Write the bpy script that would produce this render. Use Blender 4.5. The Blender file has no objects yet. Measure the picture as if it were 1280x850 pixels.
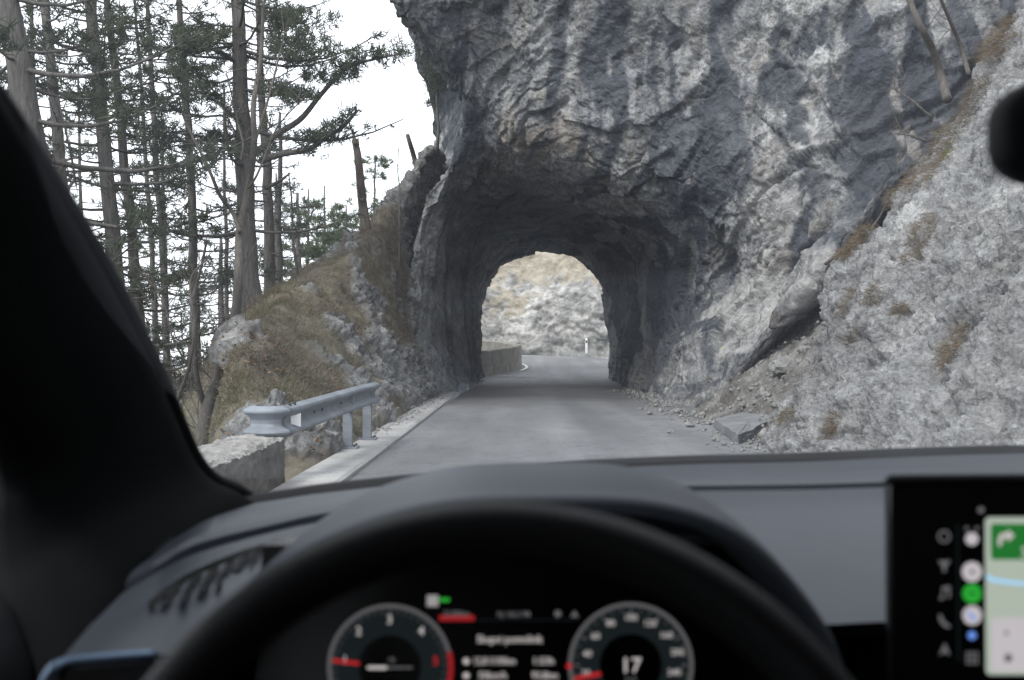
import bpy, bmesh, math, random
import numpy as np
from mathutils import Matrix, Vector

rng = np.random.default_rng(7)
random.seed(7)
scene = bpy.context.scene
R = math.radians
FPX = 1244.4          # focal length in units of photograph pixels (35 mm lens, 36 mm sensor, 1280 wide)
EYE = 1.3
HOR = 440.0

# ------------------------------------------------------------------ camera
cam_d = bpy.data.cameras.new('camera')
cam = bpy.data.objects.new('camera', cam_d)
scene.collection.objects.link(cam)
cam_d.lens = 35.0
cam_d.sensor_width = 36.0
cam_d.clip_start = 0.02
cam_d.clip_end = 20000
cam.location = (0, 0, EYE)
cam.rotation_euler = (R(90) + math.atan(15 / FPX), 0, 0)
cam_d.dof.use_dof = True
cam_d.dof.focus_distance = 24.0
cam_d.dof.aperture_fstop = 5.8
cam_d.dof.aperture_blades = 7
scene.camera = cam

# ------------------------------------------------------------------ world and sun (overcast)
SUN_EL, SUN_AZ = R(48), R(218)      # azimuth clockwise from +Y: behind left
world = bpy.data.worlds.new('World')
scene.world = world
world.use_nodes = True
wn, wl = world.node_tree.nodes, world.node_tree.links
wn.clear()
wo = wn.new('ShaderNodeOutputWorld')
bg = wn.new('ShaderNodeBackground')
sky = wn.new('ShaderNodeTexSky')
sky.sky_type = 'NISHITA'
sky.sun_disc = False
sky.sun_elevation = SUN_EL
sky.sun_rotation = SUN_AZ
sky.altitude = 800
sky.dust_density = 3.0
wm = wn.new('ShaderNodeMix'); wm.data_type = 'RGBA'
wt = wn.new('ShaderNodeTexCoord')
wnz = wn.new('ShaderNodeTexNoise'); wnz.inputs['Scale'].default_value = 2.2; wnz.inputs['Detail'].default_value = 5
wr = wn.new('ShaderNodeMapRange')
wr.inputs['From Min'].default_value = 0.3; wr.inputs['From Max'].default_value = 0.7
wr.inputs['To Min'].default_value = 0.80; wr.inputs['To Max'].default_value = 0.96
wl.new(wt.outputs['Generated'], wnz.inputs['Vector'])
wl.new(wnz.outputs['Fac'], wr.inputs['Value'])
wl.new(wr.outputs['Result'], wm.inputs['Factor'])
wl.new(sky.outputs['Color'], wm.inputs['A'])
wm.inputs['B'].default_value = (10.7, 11.1, 11.8, 1)
wl.new(wm.outputs['Result'], bg.inputs['Color'])
bg.inputs['Strength'].default_value = 0.12
wl.new(bg.outputs['Background'], wo.inputs['Surface'])

sun_d = bpy.data.lights.new('sun', 'SUN')
sun_d.energy = 1.5
sun_d.angle = R(14)
sun_d.color = (1.0, 0.97, 0.92)
sun = bpy.data.objects.new('sun', sun_d)
scene.collection.objects.link(sun)
sdir = Vector((math.sin(SUN_AZ) * math.cos(SUN_EL), math.cos(SUN_AZ) * math.cos(SUN_EL), math.sin(SUN_EL)))
sun.rotation_euler = sdir.to_track_quat('Z', 'Y').to_euler()

scene.view_settings.view_transform = 'Standard'
scene.view_settings.look = 'None'
scene.view_settings.exposure = 0.72
scene.view_settings.gamma = 1.0
scene.view_settings.use_curve_mapping = False
scene.render.engine = 'CYCLES'
scene.cycles.use_denoising = True
scene.cycles.max_bounces = 10
scene.cycles.transparent_max_bounces = 12
scene.cycles.sample_clamp_indirect = 8.0

# ------------------------------------------------------------------ helpers: noise
_perm = np.concatenate([np.random.default_rng(3).permutation(256)] * 3)
_g = np.random.default_rng(4).normal(size=(256, 3)); _g /= np.linalg.norm(_g, axis=1)[:, None]

def pnoise(p, seed=0):
    p = p + seed * 17.317
    i = np.floor(p).astype(np.int64); f = p - i
    w = f * f * f * (f * (f * 6 - 15) + 10)
    i &= 255
    out = np.zeros(len(p))
    for dx in (0, 1):
        wx = w[:, 0] if dx else 1 - w[:, 0]
        a = _perm[(i[:, 0] + dx) & 255]
        for dy in (0, 1):
            wy = w[:, 1] if dy else 1 - w[:, 1]
            b = _perm[(a + i[:, 1] + dy) & 255]
            for dz in (0, 1):
                wz = w[:, 2] if dz else 1 - w[:, 2]
                c = _perm[(b + i[:, 2] + dz) & 255]
                g = _g[c]
                out += wx * wy * wz * (g[:, 0] * (f[:, 0] - dx) + g[:, 1] * (f[:, 1] - dy) + g[:, 2] * (f[:, 2] - dz))
    return out * 1.5

def fbm(p, octv=4, seed=0, gain=0.5):
    s = np.zeros(len(p)); a = 1.0
    for k in range(octv):
        s += a * pnoise(p * (2.03 ** k), seed + k * 3)
        a *= gain
    return s

def ridged(p, octv=3, seed=0, gain=0.5):
    s = np.zeros(len(p)); a = 1.0
    for k in range(octv):
        s += a * (1 - np.abs(pnoise(p * (2.07 ** k), seed + k * 5)) * 2)
        a *= gain
    return s

def blocks(p, seed=0):
    """faceted blocks: nearest jittered cell gives a tilted plane; returns facet height and edge distance"""
    p = p + seed * 9.71
    i = np.floor(p).astype(np.int64)
    best = np.full(len(p), 9e9); sec = np.full(len(p), 9e9)
    hh = np.zeros(len(p))
    for dx in (-1, 0, 1):
        for dy in (-1, 0, 1):
            for dz in (-1, 0, 1):
                cx, cy, cz = i[:, 0] + dx, i[:, 1] + dy, i[:, 2] + dz
                h = _perm[_perm[_perm[cx & 255] + (cy & 255)] + (cz & 255)]
                g = _g[h]; g2 = _g[(h + 101) & 255]
                q = np.stack([cx, cy, cz], 1) + 0.5 + g * 0.42
                v = p - q
                d = (v * v).sum(1)
                hv = (v * g2).sum(1) * 0.9 + g2[:, 1] * 0.35
                m = d < best
                sec = np.where(m, best, np.minimum(sec, d))
                best = np.where(m, d, best)
                hh = np.where(m, hv, hh)
    return hh, np.sqrt(sec) - np.sqrt(best)

def sstep(a, b, x):
    t = np.clip((x - a) / (b - a), 0, 1)
    return t * t * (3 - 2 * t)

# ------------------------------------------------------------------ helpers: placing and meshes
def P(px, py, d):
    """a point of the place seen at (px, py) of the photograph, d metres ahead"""
    return ((px - 640) * d / FPX, d, EYE + (HOR - py) * d / FPX)

def crpoly(ctrl, segs, axis=0, linear=False):
    """Catmull-Rom through control points along an axis"""
    c = np.moveaxis(np.asarray(ctrl, float), axis, 0)
    n = len(c); out = []
    for k in range(n - 1):
        m = segs[k] if not np.isscalar(segs) else segs
        t = np.arange(m) / m
        if k == n - 2: t = np.append(t, 1.0)
        t = t.reshape((-1,) + (1,) * (c.ndim - 1))
        p1, p2 = c[k], c[k + 1]
        if linear:
            out.append(p1 * (1 - t) + p2 * t); continue
        p0 = c[k - 1] if k > 0 else 2 * p1 - p2
        p3 = c[k + 2] if k < n - 2 else 2 * p2 - p1
        out.append(0.5 * (2 * p1 + (p2 - p0) * t + (2 * p0 - 5 * p1 + 4 * p2 - p3) * t ** 2 + (3 * p1 - p0 - 3 * p2 + p3) * t ** 3))
    return np.moveaxis(np.concatenate(out, 0), 0, axis)

def grid_normals(G):
    du = np.gradient(G, axis=1); dv = np.gradient(G, axis=0)
    n = np.cross(du, dv)
    n /= np.linalg.norm(n, axis=2)[..., None] + 1e-9
    return n

def link(o):
    scene.collection.objects.link(o); return o

def raw_mesh(name, verts, faces, mat, smooth=False, parent=None, sharp=None, attr=None):
    """verts Nx3, faces list or an int array of quads/tris"""
    me = bpy.data.meshes.new(name)
    if isinstance(faces, np.ndarray):
        k = faces.shape[1]
        me.vertices.add(len(verts)); me.vertices.foreach_set('co', np.asarray(verts, np.float32).ravel())
        me.loops.add(faces.size); me.loops.foreach_set('vertex_index', faces.astype(np.int32).ravel())
        me.polygons.add(len(faces)); me.polygons.foreach_set('loop_start', np.arange(0, faces.size, k, dtype=np.int32))
        me.update(calc_edges=True)
    else:
        me.from_pydata([tuple(v) for v in verts], [], faces)
    if smooth:
        me.polygons.foreach_set('use_smooth', np.ones(len(me.polygons), bool))
        if sharp: me.set_sharp_from_angle(angle=R(sharp))
    if attr:
        for k2, v in attr.items():
            a = me.attributes.new(k2, 'FLOAT', 'POINT'); a.data.foreach_set('value', np.asarray(v, np.float32).ravel())
    me.materials.append(mat)
    me.validate(); me.update()
    o = link(bpy.data.objects.new(name, me))
    if parent is not None:
        o.parent = parent
        o.matrix_parent_inverse = Matrix.Translation(-(Vector(parent['base']) if 'base' in parent else Vector((0, 0, 0))))
    return o

def grid_faces(nv, nu, closed_u=False):
    i = np.arange(nv - 1)[:, None]; j = np.arange(nu if closed_u else nu - 1)[None, :]
    a = i * nu + j; b = i * nu + (j + 1) % nu
    return np.stack([a, b, b + nu, a + nu], -1).reshape(-1, 4)

def grid_mesh(name, G, mat, parent=None, smooth=True, flip=False, closed_u=False, sharp=None, attr=None):
    nv, nu = G.shape[:2]
    F = grid_faces(nv, nu, closed_u)
    if flip: F = F[:, ::-1]
    return raw_mesh(name, G.reshape(-1, 3), F, mat, smooth, parent, sharp, attr)

class MB:
    """collects shapes for one mesh"""
    def __init__(self): self.v = []; self.f = []
    def add(self, verts, faces):
        n = len(self.v); self.v += [tuple(x) for x in verts]; self.f += [tuple(i + n for i in q) for q in faces]; return self
    def box(self, c, s, rot=None, taper=1.0):
        x, y, z = s[0] / 2, s[1] / 2, s[2] / 2
        vs = [Vector((sx * x * (taper if sz > 0 else 1), sy * y * (taper if sz > 0 else 1), sz * z)) for sz in (-1, 1) for sx, sy in ((-1, -1), (1, -1), (1, 1), (-1, 1))]
        if rot is not None: vs = [rot @ v for v in vs]
        vs = [v + Vector(c) for v in vs]
        return self.add(vs, [(3, 2, 1, 0), (4, 5, 6, 7), (0, 1, 5, 4), (1, 2, 6, 5), (2, 3, 7, 6), (3, 0, 4, 7)])
    def tube(self, pts, rad, n=8, cap=True):
        pts = [Vector(p) for p in pts]
        if not hasattr(rad, '__len__'): rad = [rad] * len(pts)
        vs = []; ref = None
        for k, p in enumerate(pts):
            t = (pts[min(k + 1, len(pts) - 1)] - pts[max(k - 1, 0)]).normalized()
            if ref is None:
                ref = Vector((0, 0, 1)) if abs(t.z) < 0.9 else Vector((1, 0, 0))
            a = t.cross(ref).normalized(); b = a.cross(t).normalized(); ref = b
            for j in range(n):
                th = 2 * math.pi * j / n
                vs.append(p + (a * math.cos(th) + b * math.sin(th)) * rad[k])
        fs = []
        for k in range(len(pts) - 1):
            for j in range(n):
                fs.append((k * n + j, k * n + (j + 1) % n, (k + 1) * n + (j + 1) % n, (k + 1) * n + j))
        if cap:
            fs.append(tuple(range(n - 1, -1, -1))); fs.append(tuple((len(pts) - 1) * n + j for j in range(n)))
        return self.add(vs, fs)
    def build(self, name, mat, parent=None, smooth=False, sharp=None):
        return raw_mesh(name, self.v, self.f, mat, smooth, parent, sharp)

def bevel(o, w, seg=2, ang=40):
    bm = bmesh.new(); bm.from_mesh(o.data)
    bmesh.ops.recalc_face_normals(bm, faces=bm.faces)
    es = [e for e in bm.edges if len(e.link_faces) == 2 and e.calc_face_angle(0) > R(ang)]
    bmesh.ops.bevel(bm, geom=es, offset=w, segments=seg, affect='EDGES', profile=0.6)
    bm.to_mesh(o.data); bm.free()
    o.data.polygons.foreach_set('use_smooth', np.ones(len(o.data.polygons), bool))
    o.data.set_sharp_from_angle(angle=R(50))
    return o

def tag(o, label=None, cat=None, group=None, kind=None):
    if label: o['label'] = label
    if cat: o['category'] = cat
    if group: o['group'] = group
    if kind: o['kind'] = kind
    return o

def thing(name, label, cat, loc=(0, 0, 0), group=None):
    o = link(bpy.data.objects.new(name, None))
    o.location = loc; o.empty_display_size = 0.2; o['base'] = list(loc)
    return tag(o, label, cat, group)

# ------------------------------------------------------------------ helpers: materials
class NT:
    def __init__(self, name):
        self.m = bpy.data.materials.new(name); self.m.use_nodes = True
        self.n = self.m.node_tree.nodes; self.l = self.m.node_tree.links
        self.b = self.n['Principled BSDF']
        self.tc = self.n.new('ShaderNodeTexCoord')
    def lk(self, a, b): self.l.new(a, b)
    def noise(self, scale, detail=6, rough=0.55, vec=None, sc3=None, off=0.0, dist=0.0):
        mp = self.n.new('ShaderNodeMapping')
        self.lk(vec or self.tc.outputs['Object'], mp.inputs['Vector'])
        mp.inputs['Scale'].default_value = sc3 or (1, 1, 1)
        mp.inputs['Location'].default_value = (off, off * 0.7, off * 1.3)
        t = self.n.new('ShaderNodeTexNoise'); t.inputs['Scale'].default_value = scale
        t.inputs['Detail'].default_value = detail; t.inputs['Roughness'].default_value = rough
        t.inputs['Distortion'].default_value = dist
        self.lk(mp.outputs['Vector'], t.inputs['Vector'])
        return t.outputs['Fac']
    def voronoi(self, scale, feature='F1'):
        t = self.n.new('ShaderNodeTexVoronoi'); t.feature = feature; t.inputs['Scale'].default_value = scale
        self.lk(self.tc.outputs['Object'], t.inputs['Vector']); return t.outputs['Distance']
    def ramp(self, fac, stops):
        r = self.n.new('ShaderNodeValToRGB'); e = r.color_ramp.elements
        while len(e) < len(stops): e.new(0.5)
        for q, (pos, c) in zip(e, stops):
            q.position = pos; q.color = (*c, 1) if hasattr(c, '__len__') else (c, c, c, 1)
        self.lk(fac, r.inputs['Fac']); return r.outputs['Color']
    def mix(self, fac, a, b, mode='MIX'):
        m = self.n.new('ShaderNodeMix'); m.data_type = 'RGBA'; m.blend_type = mode
        for s, v in (('Factor', fac), ('A', a), ('B', b)):
            if hasattr(v, 'is_linked') or isinstance(v, bpy.types.NodeSocket): self.lk(v, m.inputs[s])
            elif s == 'Factor': m.inputs[s].default_value = v
            else: m.inputs[s].default_value = (*v, 1) if hasattr(v, '__len__') else (v, v, v, 1)
        return m.outputs['Result']
    def math(self, op, a, b=0.0):
        m = self.n.new('ShaderNodeMath'); m.operation = op
        for k, v in ((0, a), (1, b)):
            if isinstance(v, bpy.types.NodeSocket): self.lk(v, m.inputs[k])
            else: m.inputs[k].default_value = v
        return m.outputs[0]
    def attr(self, name):
        a = self.n.new('ShaderNodeAttribute'); a.attribute_name = name; return a.outputs['Fac']
    def bump(self, h, strength=0.5, dist=0.05, prev=None):
        b = self.n.new('ShaderNodeBump'); b.inputs['Strength'].default_value = strength; b.inputs['Distance'].default_value = dist
        self.lk(h, b.inputs['Height'])
        if prev is not None: self.lk(prev, b.inputs['Normal'])
        return b.outputs['Normal']
    def out(self, color=None, rough=0.8, normal=None, metal=0.0, spec=None):
        if color is not None:
            if isinstance(color, bpy.types.NodeSocket): self.lk(color, self.b.inputs['Base Color'])
            else: self.b.inputs['Base Color'].default_value = (*color, 1)
        if isinstance(rough, bpy.types.NodeSocket): self.lk(rough, self.b.inputs['Roughness'])
        else: self.b.inputs['Roughness'].default_value = rough
        self.b.inputs['Metallic'].default_value = metal
        if spec is not None: self.b.inputs['Specular IOR Level'].default_value = spec
        if normal is not None: self.lk(normal, self.b.inputs['Normal'])
        return self.m

def rock_mat(name, dark=(.10, .105, .115), mid=(.21, .215, .22), light=(.40, .40, .39), streak=0.8, white=0.5, ochre=0.35, fine=1.0, stains_and_light=False, con=1.0):
    t = NT(name)
    a = t.noise(0.42, 10, 0.72, dist=0.3)
    c = t.ramp(a, [(0.38, dark), (0.46, mid), (0.54, mid), (0.61, light)])
    b = t.noise(2.6 * fine, 12, 0.75, off=3.1)
    c = t.mix(0.9 * con, c, t.ramp(b, [(0.38, 0.42), (0.49, 0.92), (0.54, 1.05), (0.62, 1.5)]), 'MULTIPLY')
    b = t.noise(14 * fine, 6, 0.7, off=13.1)
    c = t.mix(0.8 * con, c, t.ramp(b, [(0.38, 0.55), (0.5, 1.0), (0.62, 1.4)]), 'MULTIPLY')
    if streak:
        s = t.noise(1.0, 5, 0.55, sc3=(1.15, 1.15, 0.11), off=8.0, dist=0.25)
        reg = t.noise(0.22, 3, 0.5, off=21.0)
        f = t.math('MULTIPLY', t.ramp(s, [(0.50, 0.0), (0.58, 1.0)]), t.ramp(reg, [(0.42, 0.0), (0.55, 1.0)]))
        c = t.mix(t.math('MULTIPLY', f, streak), c, (.055, .063, .078))
    if white:
        s = t.noise(1.0, 5, 0.6, sc3=(1.4, 1.4, 0.14), off=31.0, dist=0.4)
        reg = t.noise(0.3, 3, 0.5, off=47.0)
        f = t.math('MULTIPLY', t.ramp(s, [(0.53, 0.0), (0.63, 1.0)]), t.ramp(reg, [(0.42, 0.0), (0.56, 1.0)]))
        c = t.mix(t.math('MULTIPLY', f, white), c, (.50, .50, .50))
    if ochre:
        s = t.noise(0.8, 6, 0.6, off=61.0)
        c = t.mix(t.math('MULTIPLY', t.ramp(s, [(0.52, 0.0), (0.68, 1.0)]), ochre), c, (.24, .18, .12))
    if stains_and_light:
        g = t.ramp(t.noise(3.0, 8, .7, off=41.0), [(.35, .65), (.65, 1.35)])
        c = t.mix(t.math('MULTIPLY', t.attr('pale_stain_light'), .75), c, t.mix(1.0, (.43, .425, .41), g, 'MULTIPLY'))
        c = t.mix(t.math('MULTIPLY', t.attr('ochre_stain'), .55), c, t.mix(1.0, (.21, .17, .125), g, 'MULTIPLY'))
        c = t.mix(t.math('MULTIPLY', t.attr('dark_stain_shade'), .85), c, t.mix(1.0, (.058, .066, .082), g, 'MULTIPLY'))
    if stains_and_light:
        c = t.mix(t.math('MULTIPLY', t.attr('white_mark'), .6), c, (.44, .44, .44))
        c = t.mix(t.math('MULTIPLY', t.attr('yellow_mark'), .85), c, (.46, .36, .07))
    h = t.math('ADD', t.noise(7.0 * fine, 12, 0.72, off=5.0), t.math('MULTIPLY', t.noise(2.4 * fine, 8, 0.65, off=15.0), 1.6))
    vd = t.n.new('ShaderNodeVectorMath'); vd.operation = 'MULTIPLY_ADD'
    nz = t.n.new('ShaderNodeTexNoise'); nz.inputs['Scale'].default_value = 2.5; nz.inputs['Detail'].default_value = 4
    t.lk(t.tc.outputs['Object'], nz.inputs['Vector'])
    t.lk(nz.outputs['Color'], vd.inputs[0]); vd.inputs[1].default_value = (.5, .5, .5); t.lk(t.tc.outputs['Object'], vd.inputs[2])
    for sc, am in ((3.2 * fine, .7), (8.5 * fine, .4)):
        vo = t.n.new('ShaderNodeTexVoronoi'); vo.inputs['Scale'].default_value = sc; t.lk(vd.outputs[0], vo.inputs['Vector'])
        h = t.math('ADD', h, t.math('MULTIPLY', vo.outputs['Distance'], am))
    n = t.bump(h, 0.9, 0.12)
    return t.out(c, 0.88, n, spec=0.3)

M = {}
M['cliff'] = rock_mat('limestone_cliff', (.10, .105, .115), (.235, .237, .24), (.43, .427, .42), streak=.65, white=.4, ochre=.3, stains_and_light=True, con=.8)
M['slope'] = rock_mat('rough_slope', (.19, .19, .192), (.315, .315, .312), (.47, .467, .457), streak=0.0, white=0.55, ochre=0.14, fine=1.7, con=.7)
M['outcrop'] = rock_mat('outcrop_rock', (.12, .12, .12), (.24, .24, .235), (.42, .41, .40), streak=0.2, white=0.3, ochre=0.3, fine=2.2)

def far_mat():
    t = NT('far_hillside')
    a = t.noise(0.45, 9, 0.65, dist=0.4)
    rock = t.ramp(a, [(0.36, (.16, .16, .155)), (0.5, (.33, .325, .312)), (0.64, (.50, .49, .465))])
    rock = t.mix(0.9, rock, t.ramp(t.noise(1.8, 12, 0.75, off=4.0), [(0.37, 0.48), (0.5, 0.97), (0.63, 1.35)]), 'MULTIPLY')
    gr = t.ramp(t.noise(1.6, 10, 0.7, off=9.0), [(0.3, (.19, .165, .13)), (0.5, (.34, .305, .245)), (0.7, (.48, .44, .37))])
    c = t.mix(t.attr('grass'), rock, gr)
    h = t.math('ADD', t.noise(3.5, 12, 0.72, off=5.0), t.noise(1.1, 8, 0.65, off=15.0))
    return t.out(c, 0.9, t.bump(h, 0.8, 0.2), spec=0.2)
M['far'] = far_mat()

def bank_mat():
    t = NT('grassy_bank')
    rock = t.ramp(t.noise(2.2, 12, 0.75, dist=0.4), [(0.36, (.065, .065, .065)), (0.5, (.16, .16, .156)), (0.64, (.31, .306, .296))])
    rock = t.mix(.8, rock, t.ramp(t.noise(16, 8, .72, off=33), [(.34, .55), (.66, 1.4)]), 'MULTIPLY')
    gr = t.ramp(t.noise(1.1, 8, 0.62, off=9.0), [(0.28, (.085, .072, .055)), (0.45, (.13, .113, .083)), (0.6, (.165, .148, .107)), (0.75, (.125, .125, .075))])
    gr = t.mix(0.6, gr, t.ramp(t.noise(9.0, 8, 0.7, off=2.0), [(0.3, 0.55), (0.7, 1.4)]), 'MULTIPLY')
    lit = t.ramp(t.noise(6.0, 6, 0.6, off=12.0), [(0.3, (.075, .062, .05)), (0.6, (.135, .115, .09)), (0.75, (.21, .185, .15))])
    g2 = t.mix(t.attr('litter'), gr, lit)
    c = t.mix(t.attr('rock'), g2, rock)
    h = t.math('ADD', t.noise(9.0, 12, 0.72, off=5.0), t.noise(3.0, 8, 0.65, off=15.0))
    return t.out(c, 0.92, t.bump(h, 0.7, 0.08), spec=0.2)
M['bank'] = bank_mat()

def asphalt_mat():
    t = NT('old_asphalt')
    a = t.noise(0.5, 7, 0.6, sc3=(1, 0.35, 1))
    c = t.ramp(a, [(0.3, (.125, .128, .133)), (0.5, (.165, .168, .173)), (0.72, (.225, .225, .226))])
    c = t.mix(0.55, c, t.ramp(t.noise(38, 6, 0.75), [(0.35, 0.6), (0.65, 1.4)]), 'MULTIPLY')
    # worn wheel tracks along the road and a few tar cracks
    w = t.noise(1.0, 4, 0.5, sc3=(1.0, 0.05, 1), off=7.0)
    c = t.mix(0.6, c, t.ramp(w, [(0.38, 0.62), (0.6, 1.15)]), 'MULTIPLY')
    cr = t.ramp(t.math('ABSOLUTE', t.math('SUBTRACT', t.noise(0.8, 6, 0.6, off=17.0, dist=1.2), 0.5)), [(0.0, 0.3), (0.008, 1.0)])
    c = t.mix(0.85, c, cr, 'MULTIPLY')
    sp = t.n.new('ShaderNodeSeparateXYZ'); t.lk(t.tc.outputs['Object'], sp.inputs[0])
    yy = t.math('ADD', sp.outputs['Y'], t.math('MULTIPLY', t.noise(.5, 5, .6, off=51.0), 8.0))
    tunnel_shade = t.ramp(t.math('DIVIDE', yy, 60.0), [(.44, 0.0), (.56, 1.0), (.70, 1.0), (.76, 0.0)])  # shade of the tunnel painted into the road colour
    c = t.mix(t.math('MULTIPLY', tunnel_shade, .85), c, (.055, .055, .057))
    pt = t.ramp(t.noise(.35, 3, .5, sc3=(1, .5, 1), off=91.0), [(.56, 0.0), (.57, 1.0)])
    c = t.mix(t.math('MULTIPLY', pt, .25), c, (.13, .132, .136))
    n = t.bump(t.noise(90, 4, 0.7), 0.45, 0.012)
    n = t.bump(t.noise(2.0, 5, 0.6), 0.25, 0.05, n)
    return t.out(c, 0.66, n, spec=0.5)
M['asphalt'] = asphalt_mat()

def concrete_mat(name, lo, hi, rough_scale=1.0):
    t = NT(name)
    c = t.ramp(t.noise(2.0, 9, 0.65), [(0.3, lo), (0.7, hi)])
    c = t.mix(0.6, c, t.ramp(t.noise(35 * rough_scale, 6, 0.7, off=3.0), [(0.3, 0.6), (0.7, 1.35)]), 'MULTIPLY')
    n = t.bump(t.noise(40 * rough_scale, 8, 0.7, off=1.0), 0.6, 0.02)
    return t.out(c, 0.9, n, spec=0.25)
M['concrete'] = concrete_mat('pale_concrete', (.26, .257, .25), (.38, .377, .368))
M['parapet'] = concrete_mat('rough_parapet_concrete', (.075, .072, .068), (.17, .165, .155), 0.7)
M['parapet_top'] = concrete_mat('parapet_gravel_cap', (.15, .147, .14), (.31, .30, .285), 0.5)
M['slab'] = concrete_mat('broken_asphalt_slab', (.13, .134, .14), (.23, .235, .24), 1.2)
M['stone'] = concrete_mat('loose_stone', (.13, .13, .125), (.30, .295, .28), 0.5)

def scree_mat():
    t = NT('scree_dirt')
    c = t.ramp(t.noise(1.6, 10, 0.7), [(0.3, (.075, .068, .062)), (0.5, (.16, .152, .143)), (0.7, (.31, .305, .29))])
    c = t.mix(0.6, c, t.ramp(t.noise(12, 8, 0.7, off=3.0), [(0.3, 0.5), (0.7, 1.4)]), 'MULTIPLY')
    h = t.math('ADD', t.noise(14, 10, 0.7, off=1.0), t.voronoi(7.0))
    return t.out(c, 0.93, t.bump(h, 0.8, 0.07), spec=0.2)
M['scree'] = scree_mat()

def bark_mat(name, lo, hi):
    t = NT(name)
    c = t.ramp(t.noise(5.0, 9, 0.7, sc3=(3, 3, 0.5)), [(0.3, lo), (0.7, hi)])
    n = t.bump(t.noise(7.0, 8, 0.7, sc3=(3, 3, 0.5), off=4.0), 0.9, 0.05)
    return t.out(c, 0.92, n, spec=0.2)
M['bark'] = bark_mat('pine_bark', (.06, .056, .052), (.185, .172, .16))
M['bark_grey'] = bark_mat('grey_smooth_bark', (.075, .068, .06), (.16, .145, .13))
M['deadwood'] = bark_mat('weathered_deadwood', (.07, .055, .045), (.17, .145, .12))

def leaf_mat(name, c1, c2, trans=0.3):
    t = NT(name)
    c = t.ramp(t.noise(0.9, 5, 0.6), [(0.35, c1), (0.65, c2)])
    d = t.n.new('ShaderNodeBsdfDiffuse'); tr = t.n.new('ShaderNodeBsdfTranslucent'); mx = t.n.new('ShaderNodeMixShader')
    t.lk(c, d.inputs['Color']); t.lk(c, tr.inputs['Color']); mx.inputs['Fac'].default_value = trans
    t.lk(d.outputs[0], mx.inputs[1]); t.lk(tr.outputs[0], mx.inputs[2])
    t.lk(mx.outputs[0], t.n['Material Output'].inputs['Surface'])
    return t.m
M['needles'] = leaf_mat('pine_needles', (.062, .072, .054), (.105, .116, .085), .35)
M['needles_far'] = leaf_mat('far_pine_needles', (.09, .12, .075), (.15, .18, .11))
M['dry_grass'] = leaf_mat('dry_grass_blades', (.125, .108, .076), (.235, .21, .155), 0.2)
M['brown_grass'] = leaf_mat('brown_grass_blades', (.12, .092, .064), (.21, .17, .12), 0.2)
M['green_grass'] = leaf_mat('olive_grass_blades', (.095, .09, .048), (.165, .155, .085), 0.2)
M['moss'] = leaf_mat('yellow_green_moss', (.10, .10, .02), (.17, .16, .035), 0.1)

def flat_mat(name, col, rough=0.6, metal=0.0, spec=None, grain=0.0, gs=400):
    t = NT(name)
    k = t.noise(9.0, 5, 0.6)
    c = t.mix(1.0, col, t.ramp(k, [(0.3, 0.88), (0.7, 1.12)]), 'MULTIPLY')
    n = t.bump(t.noise(gs, 3, 0.6), grain, 0.002) if grain else None
    return t.out(c, rough, n, metal, spec)
M['dash'] = flat_mat('soft_dash_plastic', (.028, .0335, .043), 0.48, spec=0.45, grain=0.25)
M['dash_dark'] = flat_mat('dark_dash_plastic', (.009, .0095, .011), 0.6, spec=.08, grain=0.25)
M['black'] = flat_mat('black_plastic', (.007, .007, .0075), 0.7, spec=0.15)
M['leather'] = flat_mat('black_leather', (.0085, .0085, .009), 0.5, spec=0.14, grain=0.2, gs=250)
M['pillar'] = flat_mat('pillar_trim', (.0075, .008, .0085), 0.85, spec=0.04, grain=0.3)
M['headliner'] = flat_mat('dark_headliner_cloth', (.03, .03, .032), 0.95, grain=0.3)
M['trim'] = flat_mat('satin_metal_trim', (.10, .14, .20), 0.4, 0.7)
M['mirror_glass'] = flat_mat('dimmed_mirror_glass', (.06, .06, .065), 0.05, 1.0)
M['paint'] = flat_mat('dark_grey_car_paint', (.04, .045, .05), 0.3, 0.4)
M['tyre'] = flat_mat('tyre_rubber', (.02, .02, .02), 0.85)
M['alloy'] = flat_mat('alloy_wheel', (.45, .45, .46), 0.35, 0.9)
M['seat'] = flat_mat('seat_cloth', (.02, .02, .021), 0.9)
M['white_paint'] = flat_mat('white_road_paint', (.72, .72, .70), 0.7)
M['yellow_paint'] = flat_mat('yellow_paint_mark', (.62, .48, .06), 0.8)
M['reflector'] = flat_mat('white_reflector', (.85, .85, .85), 0.4)
M['bolt'] = flat_mat('dark_bolt', (.08, .08, .085), 0.5, 0.6)

def galv_mat():
    t = NT('galvanised_steel')
    c = t.ramp(t.noise(3.0, 8, 0.65), [(0.3, (.14, .155, .175)), (0.7, (.24, .265, .295))])
    c = t.mix(0.5, c, t.ramp(t.noise(1.4, 5, 0.6, sc3=(1, 1, 6), off=6), [(0.35, 0.7), (0.65, 1.15)]), 'MULTIPLY')
    return t.out(c, 0.55, t.bump(t.noise(30, 5, 0.6), 0.15, 0.005), 0.0)
M['galv'] = galv_mat()

def water_mat():
    t = NT('valley_mirror_water')
    n = t.bump(t.noise(0.2, 6, 0.6), 0.1, 0.3)
    return t.out((.25, .30, .33), 0.15, n, spec=0.8)
M['water'] = water_mat()

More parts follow.
